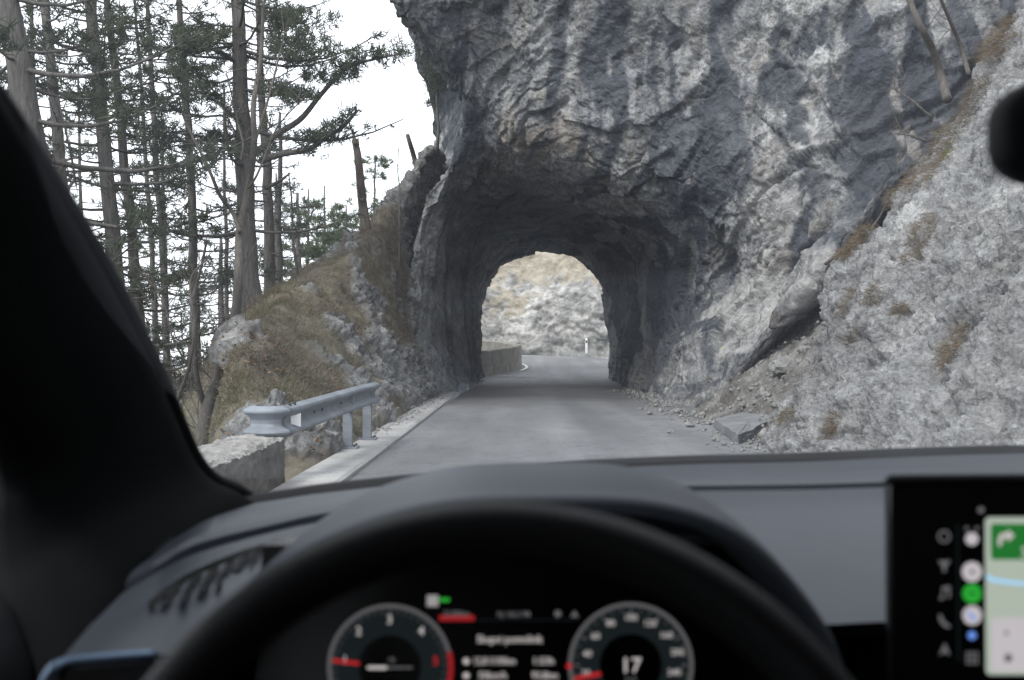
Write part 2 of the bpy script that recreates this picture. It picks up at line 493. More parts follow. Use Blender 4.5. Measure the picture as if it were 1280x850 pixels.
def glass_mat():
    t = NT('window_glass')
    fr = t.n.new('ShaderNodeFresnel'); fr.inputs['IOR'].default_value = 1.45
    tr = t.n.new('ShaderNodeBsdfTransparent'); tr.inputs['Color'].default_value = (.955, .965, .965, 1)
    gl = t.n.new('ShaderNodeBsdfGlossy'); gl.inputs['Roughness'].default_value = 0.03
    mx = t.n.new('ShaderNodeMixShader')
    k = t.math('MULTIPLY', fr.outputs[0], 0.6)
    t.lk(k, mx.inputs['Fac']); t.lk(tr.outputs[0], mx.inputs[1]); t.lk(gl.outputs[0], mx.inputs[2])
    du = t.n.new('ShaderNodeBsdfTranslucent'); du.inputs['Color'].default_value = (.85, .9, 1, 1)   # thin film of dust
    m2 = t.n.new('ShaderNodeMixShader')
    t.lk(t.ramp(t.noise(6.0, 5, .6), [(.3, .006), (.7, .016)]), m2.inputs['Fac'])
    t.lk(mx.outputs[0], m2.inputs[1]); t.lk(du.outputs[0], m2.inputs[2])
    t.lk(m2.outputs[0], t.n['Material Output'].inputs['Surface'])
    return t.m
M['glass'] = glass_mat()

def emit_mat(name, col, s=1.0):
    t = NT(name)
    e = t.n.new('ShaderNodeEmission'); e.inputs['Color'].default_value = (*col, 1); e.inputs['Strength'].default_value = s
    t.lk(e.outputs[0], t.n['Material Output'].inputs['Surface'])
    return t.m
M['em_white'] = emit_mat('display_white', (.46, .43, .42), 0.7)
M['em_mid'] = emit_mat('display_mid_grey', (.24, .23, .23), 0.8)
M['em_dim'] = emit_mat('display_grey', (.10, .10, .105), 0.8)
M['em_ring'] = emit_mat('display_ring_grey', (.075, .075, .078), 0.8)
M['em_face'] = emit_mat('display_dial_face', (.008, .011, .012), 0.7)
M['em_red'] = emit_mat('display_red', (.36, .014, .018), 0.8)
M['em_darkred'] = emit_mat('display_dark_red', (.22, .012, .015), 0.8)
M['em_green'] = emit_mat('display_green', (.02, .30, .03), 0.75)
M['em_map'] = emit_mat('display_map', (.40, .46, .39), 0.62)
M['em_card'] = emit_mat('display_card', (.50, .47, .49), 0.64)
M['em_header'] = emit_mat('display_header_green', (.012, .11, .02), 0.9)
M['em_blue'] = emit_mat('display_blue', (.10, .20, .55), 0.9)
M['em_river'] = emit_mat('display_river_blue', (.25, .48, .72), 0.9)
M['screen_black'] = flat_mat('glossy_black_screen', (.003, .003, .003), 0.25, spec=0.25)

# ================================================================== SETTING
# ---- valley floor to the horizon, an added mirror sheet for the bright haze
valley_mirror = raw_mesh('valley_mirror', [(-9000, -9000, -46), (9000, -9000, -46), (9000, 9000, -46), (-9000, 9000, -46)], [(0, 1, 2, 3)], M['water'])
tag(valley_mirror, kind='structure')

# ---- the road: straight to the tunnel, climbing and bending left behind it
rd_c = [(-20, .95, 0), (-5, .95, 0), (10, .95, 0), (25, 1.0, 0), (36, 1.2, 0), (44, 1.4, .02), (50, 1.7, .28), (56, 1.9, .62), (62, 1.0, .95), (67, -2.5, 1.12), (70.5, -8, 1.25), (73, -15, 1.3), (76, -24, 1.3)]
path = crpoly(np.array([(x, y, z) for y, x, z in rd_c]), 10)
tg = np.gradient(path, axis=0); tg[:, 2] = 0; tg /= np.linalg.norm(tg, axis=1)[:, None]
side = np.stack([tg[:, 1], -tg[:, 0], np.zeros(len(tg))], 1)
hw_l = np.where(path[:, 1] < 45, 2.65, 3.4)[:, None]; hw_r = np.where(path[:, 1] < 45, 3.3, 4.5)[:, None]
rows = []
for s in np.linspace(0, 1, 13):
    q = path - side * hw_l * (1 - s) + side * hw_r * s
    q = q.copy(); q[:, 2] += 0.03 * (1 - (2 * s - 1) ** 2)
    rows.append(q)
G = np.stack(rows, 1)
fp = G.reshape(-1, 3)
G[..., 2] += (fbm(fp * 0.6, 3, 40) * 0.012).reshape(G.shape[:2])
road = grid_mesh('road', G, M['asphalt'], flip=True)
tag(road, kind='structure')

# ---- pale concrete edge strip on the valley side
ks = []
for y in np.linspace(-12, 31, 90):
    wob = 0.004 * math.sin(y * 1.7)
    xl = -2.17 + wob
    if y > 26: xl += 0.05 * (y - 26)
    ks.append([(xl, y, -0.3), (xl, y, 0.055), (xl + .03, y, .07), (-1.70, y, .065), (-1.66 + wob, y, .04), (-1.66 + wob, y, -.1)])
kerb = grid_mesh('kerb_strip', np.array(ks), M['concrete'], sharp=30)
tag(kerb, kind='structure')

# ---- the cliff with the rock tunnel, one lofted rock surface
V = []
V.append([P(604, 480, 46), P(603, 440, 46), P(603, 400, 46), P(609, 362, 46), P(630, 330, 46), P(680, 315, 46), P(722, 321, 46), P(750, 350, 46), P(761, 392, 46), P(766, 440, 46), P(766, 480, 46)])
V.append([P(594, 486, 40.5), P(594, 440, 41), P(594, 395, 41), P(599, 345, 41.5), P(620, 303, 42), P(678, 288, 42), P(735, 297, 41.5), P(768, 332, 41), P(778, 385, 40.5), P(780, 440, 40), P(776, 488, 39.5)])
V.append([P(574, 493, 35), P(572, 440, 36), P(570, 380, 36.5), P(576, 322, 37), P(607, 288, 37.5), P(672, 272, 37.5), P(746, 284, 36.5), P(796, 316, 34.5), P(808, 378, 33.5), P(806, 440, 33.5), P(793, 495, 33.5)])
V.append([P(550, 502, 31.5), P(542, 440, 32), P(546, 358, 32.5), P(558, 285, 33), P(596, 246, 33.5), P(668, 238, 33), P(768, 264, 31), P(842, 302, 28.8), P(866, 362, 27.6), P(850, 440, 27.5), P(814, 505, 28)])
V.append([P(522, 506, 29.6), P(508, 425, 29.8), P(515, 335, 30), P(540, 248, 30.3), P(598, 194, 30.8), P(662, 188, 28.6), P(785, 222, 26.8), P(884, 268, 25.2), P(938, 325, 24.2), P(898, 430, 24.2), P(842, 516, 24)])
V.append([P(512, 500, 32), P(502, 420, 32), P(512, 330, 32), P(552, 235, 31.8), P(594, 140, 29.6), P(655, 118, 27.4), P(805, 152, 25.8), P(925, 215, 24.3), P(988, 300, 22.8), P(950, 405, 22.0), P(892, 512, 22.8)])
V.append([P(514, 500, 36), P(508, 420, 36), P(522, 320, 36), P(606, 210, 35), P(582, 95, 28.5), P(628, 20, 27), P(812, 40, 25.5), P(985, 108, 23.5), P(1055, 220, 21.6), P(1018, 350, 20.6), P(968, 455, 23.5)])
V.append([P(515, 500, 40), P(510, 420, 40), P(530, 300, 40), P(612, 140, 36), P(526, 56, 27.5), P(570, -60, 26.7), P(805, -90, 25.3), P(1050, 0, 22.8), P(1155, 150, 21.2), P(1095, 280, 21.0), P(1032, 372, 24.5)])
V.append([P(520, 500, 44), P(515, 420, 44), P(535, 280, 43), P(590, 70, 37), P(490, 12, 27.0), P(500, -150, 26), P(800, -250, 25.2), P(1160, -110, 22.2), P(1270, 70, 21), P(1190, 195, 22), P(1070, 325, 24.5)])
V.append([P(525, 500, 46), P(520, 420, 46), P(540, 270, 45), P(585, 20, 39), P(492, -60, 28), P(500, -320, 28), P(800, -480, 28), P(1320, -270, 25), P(1480, 30, 23), P(1370, 190, 24), P(1160, 320, 27)])
V.append([(-3.6, 47, -.5), (-4.0, 47, 2), (-4.0, 47, 7), (-3.5, 46, 11.5), (-4.5, 38, 17), (-3, 40, 23), (5, 42, 26), (18, 36, 22), (24, 32, 14), (20, 30, 7), (12, 32, 3)])
V.append([(-2.2, 48, -.5), (-2.4, 48, 2), (-2.4, 48, 4), (-2.0, 48, 6.6), (-.8, 48, 9.5), (1.6, 48, 14), (6, 48, 14), (11, 48, 11), (12, 48, 7), (12, 48, 3), (10, 48, -.5)])
V.append([P(602, 482, 46.6), P(601, 440, 46.6), P(601, 398, 46.6), P(607, 360, 46.6), P(628, 327, 46.6), P(680, 311, 46.6), P(724, 317, 46.6), P(753, 348, 46.6), P(764, 390, 46.6), P(769, 440, 46.6), P(769, 482, 46.6)])
V = np.array(V)
segv = [30, 34, 44, 62, 62, 62, 62, 62, 56, 40, 14, 8]
segu = [34, 40, 46, 52, 66, 74, 74, 62, 56, 52]
G = crpoly(crpoly(V, segv, 0), segu, 1)
nrm = grid_normals(G)
if nrm[150, 300] @ np.array([0, -1, 0]) < 0: nrm = -nrm
fp = G.reshape(-1, 3)
vi = np.repeat(np.arange(G.shape[0]), G.shape[1]); 
cum = np.cumsum([0] + segv)
inside = 1 - sstep(cum[2], cum[4], vi.astype(float))         # 1 inside the bore
warp = np.stack([fbm(fp * .5, 3, 1), fbm(fp * .5, 3, 2), fbm(fp * .5, 3, 3)], 1)
wp = fp + warp * 0.6
rot = np.array(Matrix.Rotation(R(28), 3, 'Y') @ Matrix.Rotation(R(20), 3, 'X'))
wq = (fp + warp * .14) @ rot.T
d = 0.46 * fbm(fp * 0.26, 3, 11)
d += 0.07 * (ridged(wq * np.array([.30, .30, .75]), 2, 21) - 0.7)
bed = wq[:, 2]
bed = bed + .55 * fbm(fp * .22, 3, 35)
saw = (bed * 0.62) % 1.0
amp_b = sstep(-.15, .35, fbm(fp * .3, 2, 31)) * (1 - inside)
d += 0.28 * amp_b * (sstep(0, .07, saw) * (1 - saw) - .4)
saw2 = (bed * 1.9 + fbm(fp * .8, 2, 36)) % 1.0
d += 0.10 * amp_b * (sstep(0, .12, saw2) * (1 - saw2) - .4)
b1, e1 = blocks(wq * np.array([.55, .55, .95]), 1)
b2, e2 = blocks((fp + warp * .12) @ rot.T * np.array([1.5, 1.5, 2.5]), 2)
d += 0.17 * b1
m2 = sstep(-.25, .25, fbm(fp * .6, 2, 51))
d += m2 * (0.095 * b2 - 0.03 * (1 - sstep(0, .06, e2)))
b3, e3 = blocks((fp + warp * .06) @ rot.T * np.array([3.8, 3.8, 6.0]), 4)
d += 0.055 * b3 * sstep(-.3, .2, fbm(fp * 1.1, 2, 57))
d += 0.045 * fbm(fp * 3.2, 4, 61, 0.62)
# long fracture lines
for fsc, sd in (((.30, .30, .42), 141), ((.5, .5, .26), 143), ((.9, .9, .7), 145)):
    nn_ = pnoise(wq * np.array(fsc) + .25 * warp, sd) + .12 * pnoise(fp * 1.3, sd + 1)
    d -= (.11 if sd < 145 else .05) * np.exp(-(nn_ / (.022 if sd < 145 else .03)) ** 2) * sstep(-.2, .2, fbm(fp * .45, 2, sd + 2))
# a few vertical run-off grooves on the right face
d -= 0.10 * sstep(.25, .6, pnoise(np.stack([fp[:, 0] * 1.1, fp[:, 1] * 1.1, fp[:, 2] * 0.10], 1), 71)) * (fp[:, 0] > 2)
amp = (1 - 0.35 * inside)
ui = np.tile(np.arange(G.shape[1]), G.shape[0]).astype(float); cu = np.cumsum([0] + segu)
amp = amp * (1 - .55 * sstep(cu[8], cu[10], ui) * sstep(cum[4], cum[5], vi.astype(float)))
back = sstep(cum[9], cum[10], vi.astype(float))
d *= amp
G = (fp + nrm.reshape(-1, 3) * d[:, None]).reshape(G.shape)
def spots(fp, lst):
    o = np.zeros(len(fp))
    for px, py, rx, rz, a, Y in lst:
        x, _, z = P(px, py, Y); kx = Y / FPX
        o = np.maximum(o, a * np.exp(-(((fp[:, 0] - x) / (rx * kx)) ** 2 + ((fp[:, 2] - z) / (rz * kx)) ** 2)))
    return o
fpd = G.reshape(-1, 3)
sn = fbm(np.stack([fpd[:, 0] * 1.9 + fpd[:, 1] * .6, fpd[:, 1] * .2, fpd[:, 2] * .075], 1), 4, 131)      # run-off streaks
bn = fbm(fpd * .9, 5, 137, .62)
dk = spots(fpd, [(880, 190, 90, 70, 1, 25), (880, 345, 10, 80, 1.3, 25.5), (852, 350, 8, 70, 1.2, 27), (892, 430, 6, 50, 1.1, 24), (1130, 120, 110, 100, 1.1, 21.5), (1100, 190, 80, 70, 1, 22), (960, 110, 60, 50, .9, 24), (790, 110, 50, 60, .7, 26), (1190, 90, 50, 60, .8, 21), (740, 60, 120, 50, .6, 26), (560, 130, 40, 60, .7, 28), (1010, 60, 90, 50, .6, 23), (826, 400, 10, 70, .8, 28), (1040, 330, 50, 60, .6, 22)])  # run-off staining, plus shade of the upper right recess put into the colour
dark = sstep(.24, .44, dk * .60 + sn * .85 + bn * .20)
pl = spots(fpd, [(650, 150, 70, 50, .7, 28), (720, 120, 60, 40, .6, 27), (1003, 190, 14, 80, 1.3, 23), (985, 265, 30, 40, 1.2, 23), (945, 385, 60, 90, 1.2, 22.5), (865, 380, 6, 70, 1, 26), (842, 445, 6, 50, 1, 27), (820, 232, 70, 16, 1, 26), (912, 350, 16, 60, 1.1, 25), (930, 250, 40, 40, .8, 25), (520, 320, 40, 140, 1, 30), (800, 430, 40, 60, .7, 31), (610, 60, 60, 40, .5, 27), (1180, 60, 60, 60, .5, 21)])  # pale rock, plus light on left pillar and tunnel wall painted in
pale = sstep(.36, .62, pl * .62 - sn * .45 + bn * .35)
oc = spots(fpd, [(660, 205, 110, 35, .9, 31), (590, 260, 40, 70, .6, 33), (1060, 150, 60, 60, .5, 22), (780, 240, 60, 30, .6, 30), (960, 480, 60, 30, .6, 22)])
ochre = sstep(.3, .7, oc * .7 + bn * .45)
frontal = (fpd[:, 1] < 24.5)
wmark = sstep(.40, .50, spots(fpd, [(926, 426, 15, 18, 1, 22.5)]) + .12 * bn) * frontal
ymark = sstep(.40, .50, spots(fpd, [(924, 427, 4.2, 10, 1, 22.5)])) * frontal
cliff = grid_mesh('cliff', G, M['cliff'], flip=True, smooth=False, attr={'white_mark': wmark, 'yellow_mark': ymark, 'dark_stain_shade': dark, 'pale_stain_light': pale, 'ochre_stain': ochre})
tag(cliff, kind='structure')
CL = G.reshape(-1, 3)

# ---- the near slope on the right, coarse pitted rock
zz = [-.4, -.02, .87, 2.4, 3.57, 6.1, 8.7, 13.2]
edge = [(3.1, 12.6, -.4), P(957, 567, 12.8), P(1000, 480, 13.3), P(1050, 345, 14.3), P(1130, 255, 15.3), P(1235, 90, 17), P(1330, -60, 18.5), P(1500, -300, 20)]
rowsY = []
for y in (-6, 0, 4, 8, 11):
    rowsY.append([(3.42 + .78 * max(z, -.4) + 0.10 * math.sin(y * .8 + z), y + .15 * max(z, 0) * (1 if y > 3 else 0), z) for z in zz])
rowsY.append(edge)
rowsY.append([(x + .55, y + .55, z - .25) for x, y, z in edge])
rowsY.append([(x + 3.0, y + 2.0, z - 1.0) for x, y, z in edge])
S = crpoly(crpoly(np.array(rowsY), [8, 26, 120, 140, 110, 30, 20], 0), [6, 60, 96, 70, 120, 60, 20], 1)
nrm = grid_normals(S)
if nrm[200, 120] @ np.array([-1, 0, .6]) < 0: nrm = -nrm
fp = S.reshape(-1, 3)
warp = np.stack([fbm(fp * .9, 3, 5), fbm(fp * .9, 3, 6), fbm(fp * .9, 3, 7)], 1)
b1, e1 = blocks((fp + warp * .35) * 1.3, 6)
b2, e2 = blocks((fp + warp * .2) * 4.2, 7)
d = 0.16 * fbm(fp * .5, 3, 12) + 0.06 * b1 + 0.05 * b2
d += 0.075 * fbm(fp * 2.6, 5, 62, .66) + 0.035 * ridged(fp * 5.0, 3, 63)
d -= 0.07 * sstep(.4, .6, fbm(fp * 4.1, 2, 64)) * sstep(-.1, .3, fbm(fp * .6, 2, 66))
for fsc, sd, am in (((.5, .28, .5), 151, .13), ((.35, .6, .35), 153, .10), ((1.1, .9, 1.1), 155, .06)):
    nn_ = pnoise((fp + warp * .25) * np.array(fsc), sd) + .14 * pnoise(fp * 1.7, sd + 1)
    d -= am * np.exp(-(nn_ / .028) ** 2) * sstep(-.15, .25, fbm(fp * .5, 2, sd + 2))
rs = (fp + warp * .35) @ np.array(Matrix.Rotation(R(-38), 3, 'X')).T
sw = (rs[:, 2] * .8 + .5 * fbm(fp * .4, 2, 67)) % 1.0
d += .11 * sstep(-.1, .35, fbm(fp * .5, 2, 68)) * (sstep(0, .06, sw) * (1 - sw) - .4)
d -= 0.12 * sstep(.42, .75, ridged((fp + warp * .4) * np.array([.7, .7, .5]), 2, 65) - .6)
S = (fp + nrm.reshape(-1, 3) * d[:, None]).reshape(S.shape)
slope = grid_mesh('rock_slope', S, M['slope'], flip=False, smooth=False)
tag(slope, kind='structure')
SL = S.reshape(-1, 3); SLN = grid_normals(S).reshape(-1, 3)

# ---- scree chute between cliff and slope
T = np.array([
    [P(835, 520, 25), P(850, 528, 21), P(905, 545, 16.5), P(960, 558, 14.4), (3.8, 9, -.45)],
    [P(862, 512, 25), P(885, 508, 21.5), P(935, 515, 18), P(995, 524, 15.6), (5.4, 9, -.5)],
    [P(905, 488, 25), P(930, 470, 22), P(968, 478, 19.5), P(1022, 482, 17), (7, 10, -.4)],
    [P(950, 450, 26), P(990, 420, 23), P(1015, 424, 21), P(1062, 432, 18.5), (9, 11, 0)],
    [P(1010, 380, 27), P(1050, 335, 24.5), P(1075, 350, 22.5), P(1115, 360, 20), (11.5, 13, 1)],
    [P(1100, 280, 29), P(1140, 250, 27), P(1170, 250, 24), P(1200, 250, 20), (14, 15, 5)]])
T = crpoly(crpoly(T, 34, 0), 40, 1)
fp = T.reshape(-1, 3)
b1, e1 = blocks(fp * 3.0, 8); b2, e2 = blocks(fp * 6.0, 9)
T[..., 2] += (0.10 * fbm(fp * .8, 3, 13) + 0.16 * b1 * sstep(-.3, .2, fbm(fp * .9, 2, 15)) + .09 * b2).reshape(T.shape[:2]) * sstep(-.1, .4, T[..., 2] + .1) - .02 + .12 * sstep(.4, 1.4, T[..., 2])
scree = grid_mesh('scree_chute', T, M['scree'], flip=True, smooth=False)
tag(scree, kind='structure')

# ---- grassy bank and wooded hillside on the valley side
far = [(-18, -15), (-36, -27), (-80, -47)]
BR = {
    -14: [(-1.9, -.3), (-2.4, -.35), (-2.8, -.6), (-3.4, -1.0), (-4.2, -1.7), (-6, -4.6), (-10, -9)],
    3: [(-1.9, -.3), (-2.4, -.35), (-2.8, -.6), (-3.4, -1.0), (-4.2, -1.7), (-6, -4.6), (-10, -9)],
    8: [(-1.9, -.3), (-2.4, -.35), (-2.8, -.6), (-3.4, -1.0), (-4.2, -1.7), (-6, -4.6), (-10, -9)],
    10: [(-1.9, -.3), (-2.25, -.15), (-2.65, -.4), (-3.1, -1.0), (-3.7, -2.0), (-5.5, -4.6), (-10, -9)],
    11.6: [(-1.9, -.3), (-2.25, -.05), (-2.6, .1), (-3.1, .1), (-3.6, -.9), (-5.0, -3.6), (-10, -8.5)],
    13.5: [(-1.9, -.3), (-2.22, 0), (-2.6, .32), (-3.2, .75), (-3.85, .95), (-4.35, -1.6), (-9, -7.5)],
    16: [(-1.9, -.3), (-2.22, 0), (-2.8, .5), (-3.5, 1.15), (-4.35, 1.5), (-4.95, -.6), (-9, -6.5)],
    20: [(-1.9, -.3), (-2.22, 0), (-2.8, .8), (-3.7, 1.75), (-4.8, 2.25), (-6.0, .8), (-9.5, -4.5)],
    24: [(-1.9, -.3), (-2.25, 0), (-2.7, 1.05), (-3.4, 2.35), (-4.35, 3.3), (-6.6, 2.0), (-9.5, -2.5)],
    27.5: [(-1.9, -.3), (-2.3, .05), (-2.75, 1.4), (-3.2, 3.1), (-3.8, 4.8), (-5.8, 3.1), (-9.5, -1)],
    30.5: [(-1.9, -.3), (-2.9, .3), (-3.15, 2.2), (-3.3, 4.4), (-3.4, 6.2), (-4.6, 4.2), (-8.5, -.5)],
    33: [(-1.9, .3), (-3.0, 2.2), (-3.0, 4.6), (-2.9, 6.6), (-2.7, 8.0), (-3.7, 5.6), (-7.5, .5)],
    38: [(-2.1, 1), (-2.4, 3), (-2.5, 5), (-2.6, 6.8), (-2.8, 8.0), (-3.8, 5.2), (-8, .5)],
    46: [(-2.6, -.3), (-2.9, 1.5), (-3.0, 3.2), (-3.1, 4.6), (-3.3, 5.6), (-4.4, 3.5), (-8.5, -1)],
    51: [(-1.6, -.3), (-2.0, -.6), (-2.6, -.9), (-3.5, -1.3), (-5, -2), (-7, -3), (-11, -6)],
    60: [(-2.0, .2), (-3.0, .1), (-4, -.2), (-6, -.6), (-8, -1.2), (-10, -2.5), (-13, -5)],
    74: [(-9, .9), (-13, .9), (-16, .9), (-19, .8), (-22, .6), (-25, -1), (-28, -4)],
    120: [(-26, 3), (-28, 3), (-30, 2), (-32, 0), (-34, -2), (-36, -5), (-40, -9)]}
ctrl = []
for y, cols in BR.items():
    row = list(cols)
    for k, (x, z) in enumerate(far):
        row.append((min(x, row[-1][0] - 8), min(z, row[-1][1] - 5)) if k < 2 else (min(x, row[-1][0] - 30), -48))
    ctrl.append([(x, y, z) for x, z in row])
B = crpoly(crpoly(np.array(ctrl, float), [8, 8, 8, 24, 34, 44, 52, 50, 44, 36, 28, 16, 12, 10, 8, 8, 10], 0), [6, 30, 38, 40, 44, 30, 24, 16, 12], 1)
nrm = grid_normals(B)
nrm *= np.sign(nrm[..., 2:3] + 1e-6)
fp = B.reshape(-1, 3)
near = sstep(-9, -5.5, fp[:, 0]) * sstep(9.5, 12, fp[:, 1])
rk = fbm(fp * np.array([.6, .6, .6]), 4, 81) + 0.35 * ridged(fp * .5, 2, 84) - 0.22
# ribs of bare rock: along the road foot and one diagonal rib by the tunnel
rib = np.exp(-((fp[:, 0] + 2.55) / .30) ** 2) * sstep(15, 18, fp[:, 1]) * .55
diag = np.exp(-(((fp[:, 0] + 2.3) + (fp[:, 2] * .42) + .15) / .22) ** 2) * sstep(20, 23, fp[:, 1]) * (1 - sstep(27, 30, fp[:, 1])) * .5
head = np.exp(-(((fp[:, 0] + 4.6) / .6) ** 2 + ((fp[:, 1] - 14.3) / 1.5) ** 2)) * 1.1
fce = np.exp(-(((fp[:, 0] + 2.9) / .5) ** 2 + ((fp[:, 1] - 12.3) / 1.0) ** 2)) * .6
rock = sstep(.16, .36, rk * .42 + rib * .8 + diag * .9 + head * .42 + fce + sstep(28.0, 30.5, fp[:, 1]) * .45)
litter = sstep(-.1, .3, fbm(fp * .5, 3, 87) + sstep(23, 27, fp[:, 1]) * .45 + (1 - near) * .5 - .05)
b1, e1 = blocks(fp * 1.5, 10); b2, e2 = blocks(fp * 4.0, 11)
d = 0.14 * fbm(fp * .7, 3, 91) + 0.05 * fbm(fp * 2.5, 4, 92, .6)
d += rock * (0.04 + 0.20 * b1 + 0.12 * b2 + .06 * ridged(fp * 4, 2, 93) + .05 * fbm(fp * 7, 3, 97)) * (0.35 + 0.65 * near)
d *= sstep(-2.0, -2.35, fp[:, 0])
B = (fp + nrm.reshape(-1, 3) * d[:, None]).reshape(B.shape)
bank = grid_mesh('hillside_bank', B, M['bank'], flip=False, smooth=False, attr={'rock': rock, 'litter': litter})
tag(bank, kind='structure')
BK = B.reshape(-1, 3); BKN = nrm.reshape(-1, 3); BKR = rock; BKL = litter

def ground_z(x, y):
    k = np.argmin((BK[:, 0] - x) ** 2 + (BK[:, 1] - y) ** 2)
    return BK[k, 2]

# ---- hillside across the bend, seen through the tunnel
H = np.array([[(x, y0 + (x * .05 if x < 0 else -x * .35), -.6) for x, y0 in [(-40, 84), (-26, 81), (-16, 76), (-8, 72.5), (-2, 70.5), (4, 69), (10, 68), (18, 67), (30, 66)]],
              [(x, y + dy, z) for (x, y, z), dy in zip([(-40, 84, -2), (-26, 80.5, 0), (-16, 76, 1.2), (-8, 72.8, 2.6), (-2, 70.6, 3.4), (4, 68.6, 3.6), (10, 65.5, 4), (18, 61, 4), (30, 56, 4)], [0] * 9)],
              [(-40, 88, -4), (-26, 84, -1), (-16, 79, 2), (-8, 75, 4.8), (-2, 72.6, 6.6), (4, 70.6, 6.8), (10, 67.5, 7.5), (18, 63, 8), (30, 58, 9)],
              [(-40, 96, -6), (-26, 92, -2), (-16, 86, 2), (-8, 80, 6), (-2, 77.5, 11.5), (4, 76, 13), (10, 72, 14), (18, 67, 16), (30, 62, 18)],
              [(-40, 110, -10), (-26, 105, -5), (-16, 98, 0), (-8, 90, 7), (-2, 90, 15), (4, 92, 22), (10, 90, 28), (18, 86, 32), (30, 82, 34)]], float)
H = crpoly(crpoly(H, [40, 44, 56, 24], 0), [12, 20, 26, 44, 50, 50, 26, 14], 1)
nrm = grid_normals(H)
if nrm[80, 120] @ np.array([0, -1, .5]) < 0: nrm = -nrm
fp = H.reshape(-1, 3)
warp = np.stack([fbm(fp * .3, 2, 5), fbm(fp * .3, 2, 6), fbm(fp * .3, 2, 7)], 1)
b1, e1 = blocks((fp + warp) * .55, 12); b2, e2 = blocks((fp + warp * .5) * 1.5, 13)
gr = sstep(-.7, .9, fp[:, 2] - 5.4 + 2.6 * fbm(fp * .35, 4, 95) + 1.6 * fbm(fp * 1.3, 3, 96) - .22 * (fp[:, 0] - 1))
d = .5 * fbm(fp * .25, 3, 14) + (1 - gr * .7) * (.35 * b1 + .16 * b2) + .12 * fbm(fp * 1.5, 4, 94, .6)
fs = ((fp[:, 2] + .35 * fp[:, 0] * .3 + 1.2 * fbm(fp * .3, 3, 98)) * .45) % 1.0
d += (1 - gr) * sstep(2.2, 3.2, fp[:, 2]) * .25 * (sstep(0, .08, fs) * (1 - fs) - .4)
d *= sstep(.3, 1.6, fp[:, 2])
H = (fp + nrm.reshape(-1, 3) * d[:, None]).reshape(H.shape)
hill = grid_mesh('far_hillside', H, M['far'], flip=True, smooth=False, attr={'grass': gr})
tag(hill, kind='structure')

# ================================================================== OBJECTS OUTSIDE
# ---- rough parapet on the valley side, beside the car
par = thing('parapet_wall', 'low rough concrete parapet with a pale gravelly top, ending at the guard rail', 'wall', (-2.42, 5, -.4))
ys = np.concatenate([np.linspace(-9, 4, 60)[:-1], np.linspace(4, 9.55, 230)])
sec = [(-2.16, -.45), (-2.16, -.15), (-2.165, .12), (-2.17, .36), (-2.19, .455)]
def par_grid(sec, n):
    c = crpoly(np.array([[x, z] for x, z in sec]), n, 0, True)
    return np.array([[(x, y, z) for x, z in c] for y in ys])
def noisy(G, amp, fs, seed):
    f = G.reshape(-1, 3)
    o = np.stack([fbm(f * fs, 4, seed), fbm(f * fs, 4, seed + 1) * .4, fbm(f * fs, 4, seed + 2)], 1) * amp
    return (f + o).reshape(G.shape)
Gf = noisy(noisy(par_grid(sec, 9), .018, 4, 101), .010, 16, 104)
grid_mesh('road_face', Gf, M['parapet'], par)
top = [(-2.19, .455), (-2.25, .485), (-2.45, .50), (-2.66, .49), (-2.72, .45)]
Gt = noisy(noisy(par_grid(top, 12), .018, 4, 101), .022, 15, 106); Gt[:, 0] = Gf[:, -1]
grid_mesh('gravel_cap', Gt, M['parapet_top'], par)
grid_mesh('valley_face', np.concatenate([Gt[:, -1:], np.array([[(-2.74, y, z) for z in (.2, -.3, -1.2)] for y in ys])], 1), M['parapet'], par)
# end face
endp = np.concatenate([Gf[-1], Gt[-1][1:], np.array([(-2.74, 9.55, -.6)])])
c0 = endp.mean(0) + np.array([0, .05, 0])
raw_mesh('end_face', np.vstack([endp, c0]), [(k, (k + 1) % len(endp), len(endp)) for k in range(len(endp))], M['parapet'], False, par)

# ---- guard rail: W-beam on two posts, flared near end
gr_path_main = [(-2.24, 9.75), (-2.19, 10.6), (-2.12, 11.9), (-2.04, 13.4), (-1.98, 14.3)]
def rail_z(y): return .62 + (y - 9.75) * .022
rail = thing('guard_rail', 'galvanised steel W-beam guard rail on two posts beside the grassy bank', 'guard rail', (-2.1, 12, .05))
prof = [(.0, .155), (.012, .157), (.080, .128), (.090, .110), (.088, .092), (.020, .040), (.006, .020), (.004, -.020), (.016, -.042), (.084, -.086), (.090, -.104), (.080, -.124), (.012, -.154), (.0, -.155)]
def beam(name, pts, zs, lap=0.0):
    c = crpoly(np.array([(x, y, z) for (x, y), z in zip(pts, zs)]), 8)
    t = np.gradient(c, axis=0); t[:, 2] = 0; t /= np.linalg.norm(t, axis=1)[:, None]
    s = np.stack([t[:, 1], -t[:, 0], 0 * t[:, 0]], 1)
    out = []
    for th in (0.0, -.006):
        row = [c + s * (o + th + lap) + np.array([0, 0, z]) for o, z in prof]
        out.append(np.stack(row, 1))
    full = np.concatenate([out[0], out[1][:, ::-1]], 1)
    o = grid_mesh(name, full, M['galv'], rail, closed_u=True, sharp=22)
    return o
mp = crpoly(np.array(gr_path_main), 6)
beam('beam', mp[:20], [rail_z(y) for y in mp[:20, 1]])
beam('beam', mp[19:], [rail_z(y) - .004 for y in mp[19:, 1]], .008)
fl = [(-2.235, 9.9), (-2.27, 9.72), (-2.42, 9.72), (-2.62, 9.85), (-2.80, 10.05)]
fl = [(-2.58, 9.90), (-2.48, 9.78), (-2.37, 9.72), (-2.27, 9.74), (-2.236, 9.86), (-2.228, 10.0)]
beam('flared_end', fl, [.61, .612, .615, .618, .622, .624], .008)
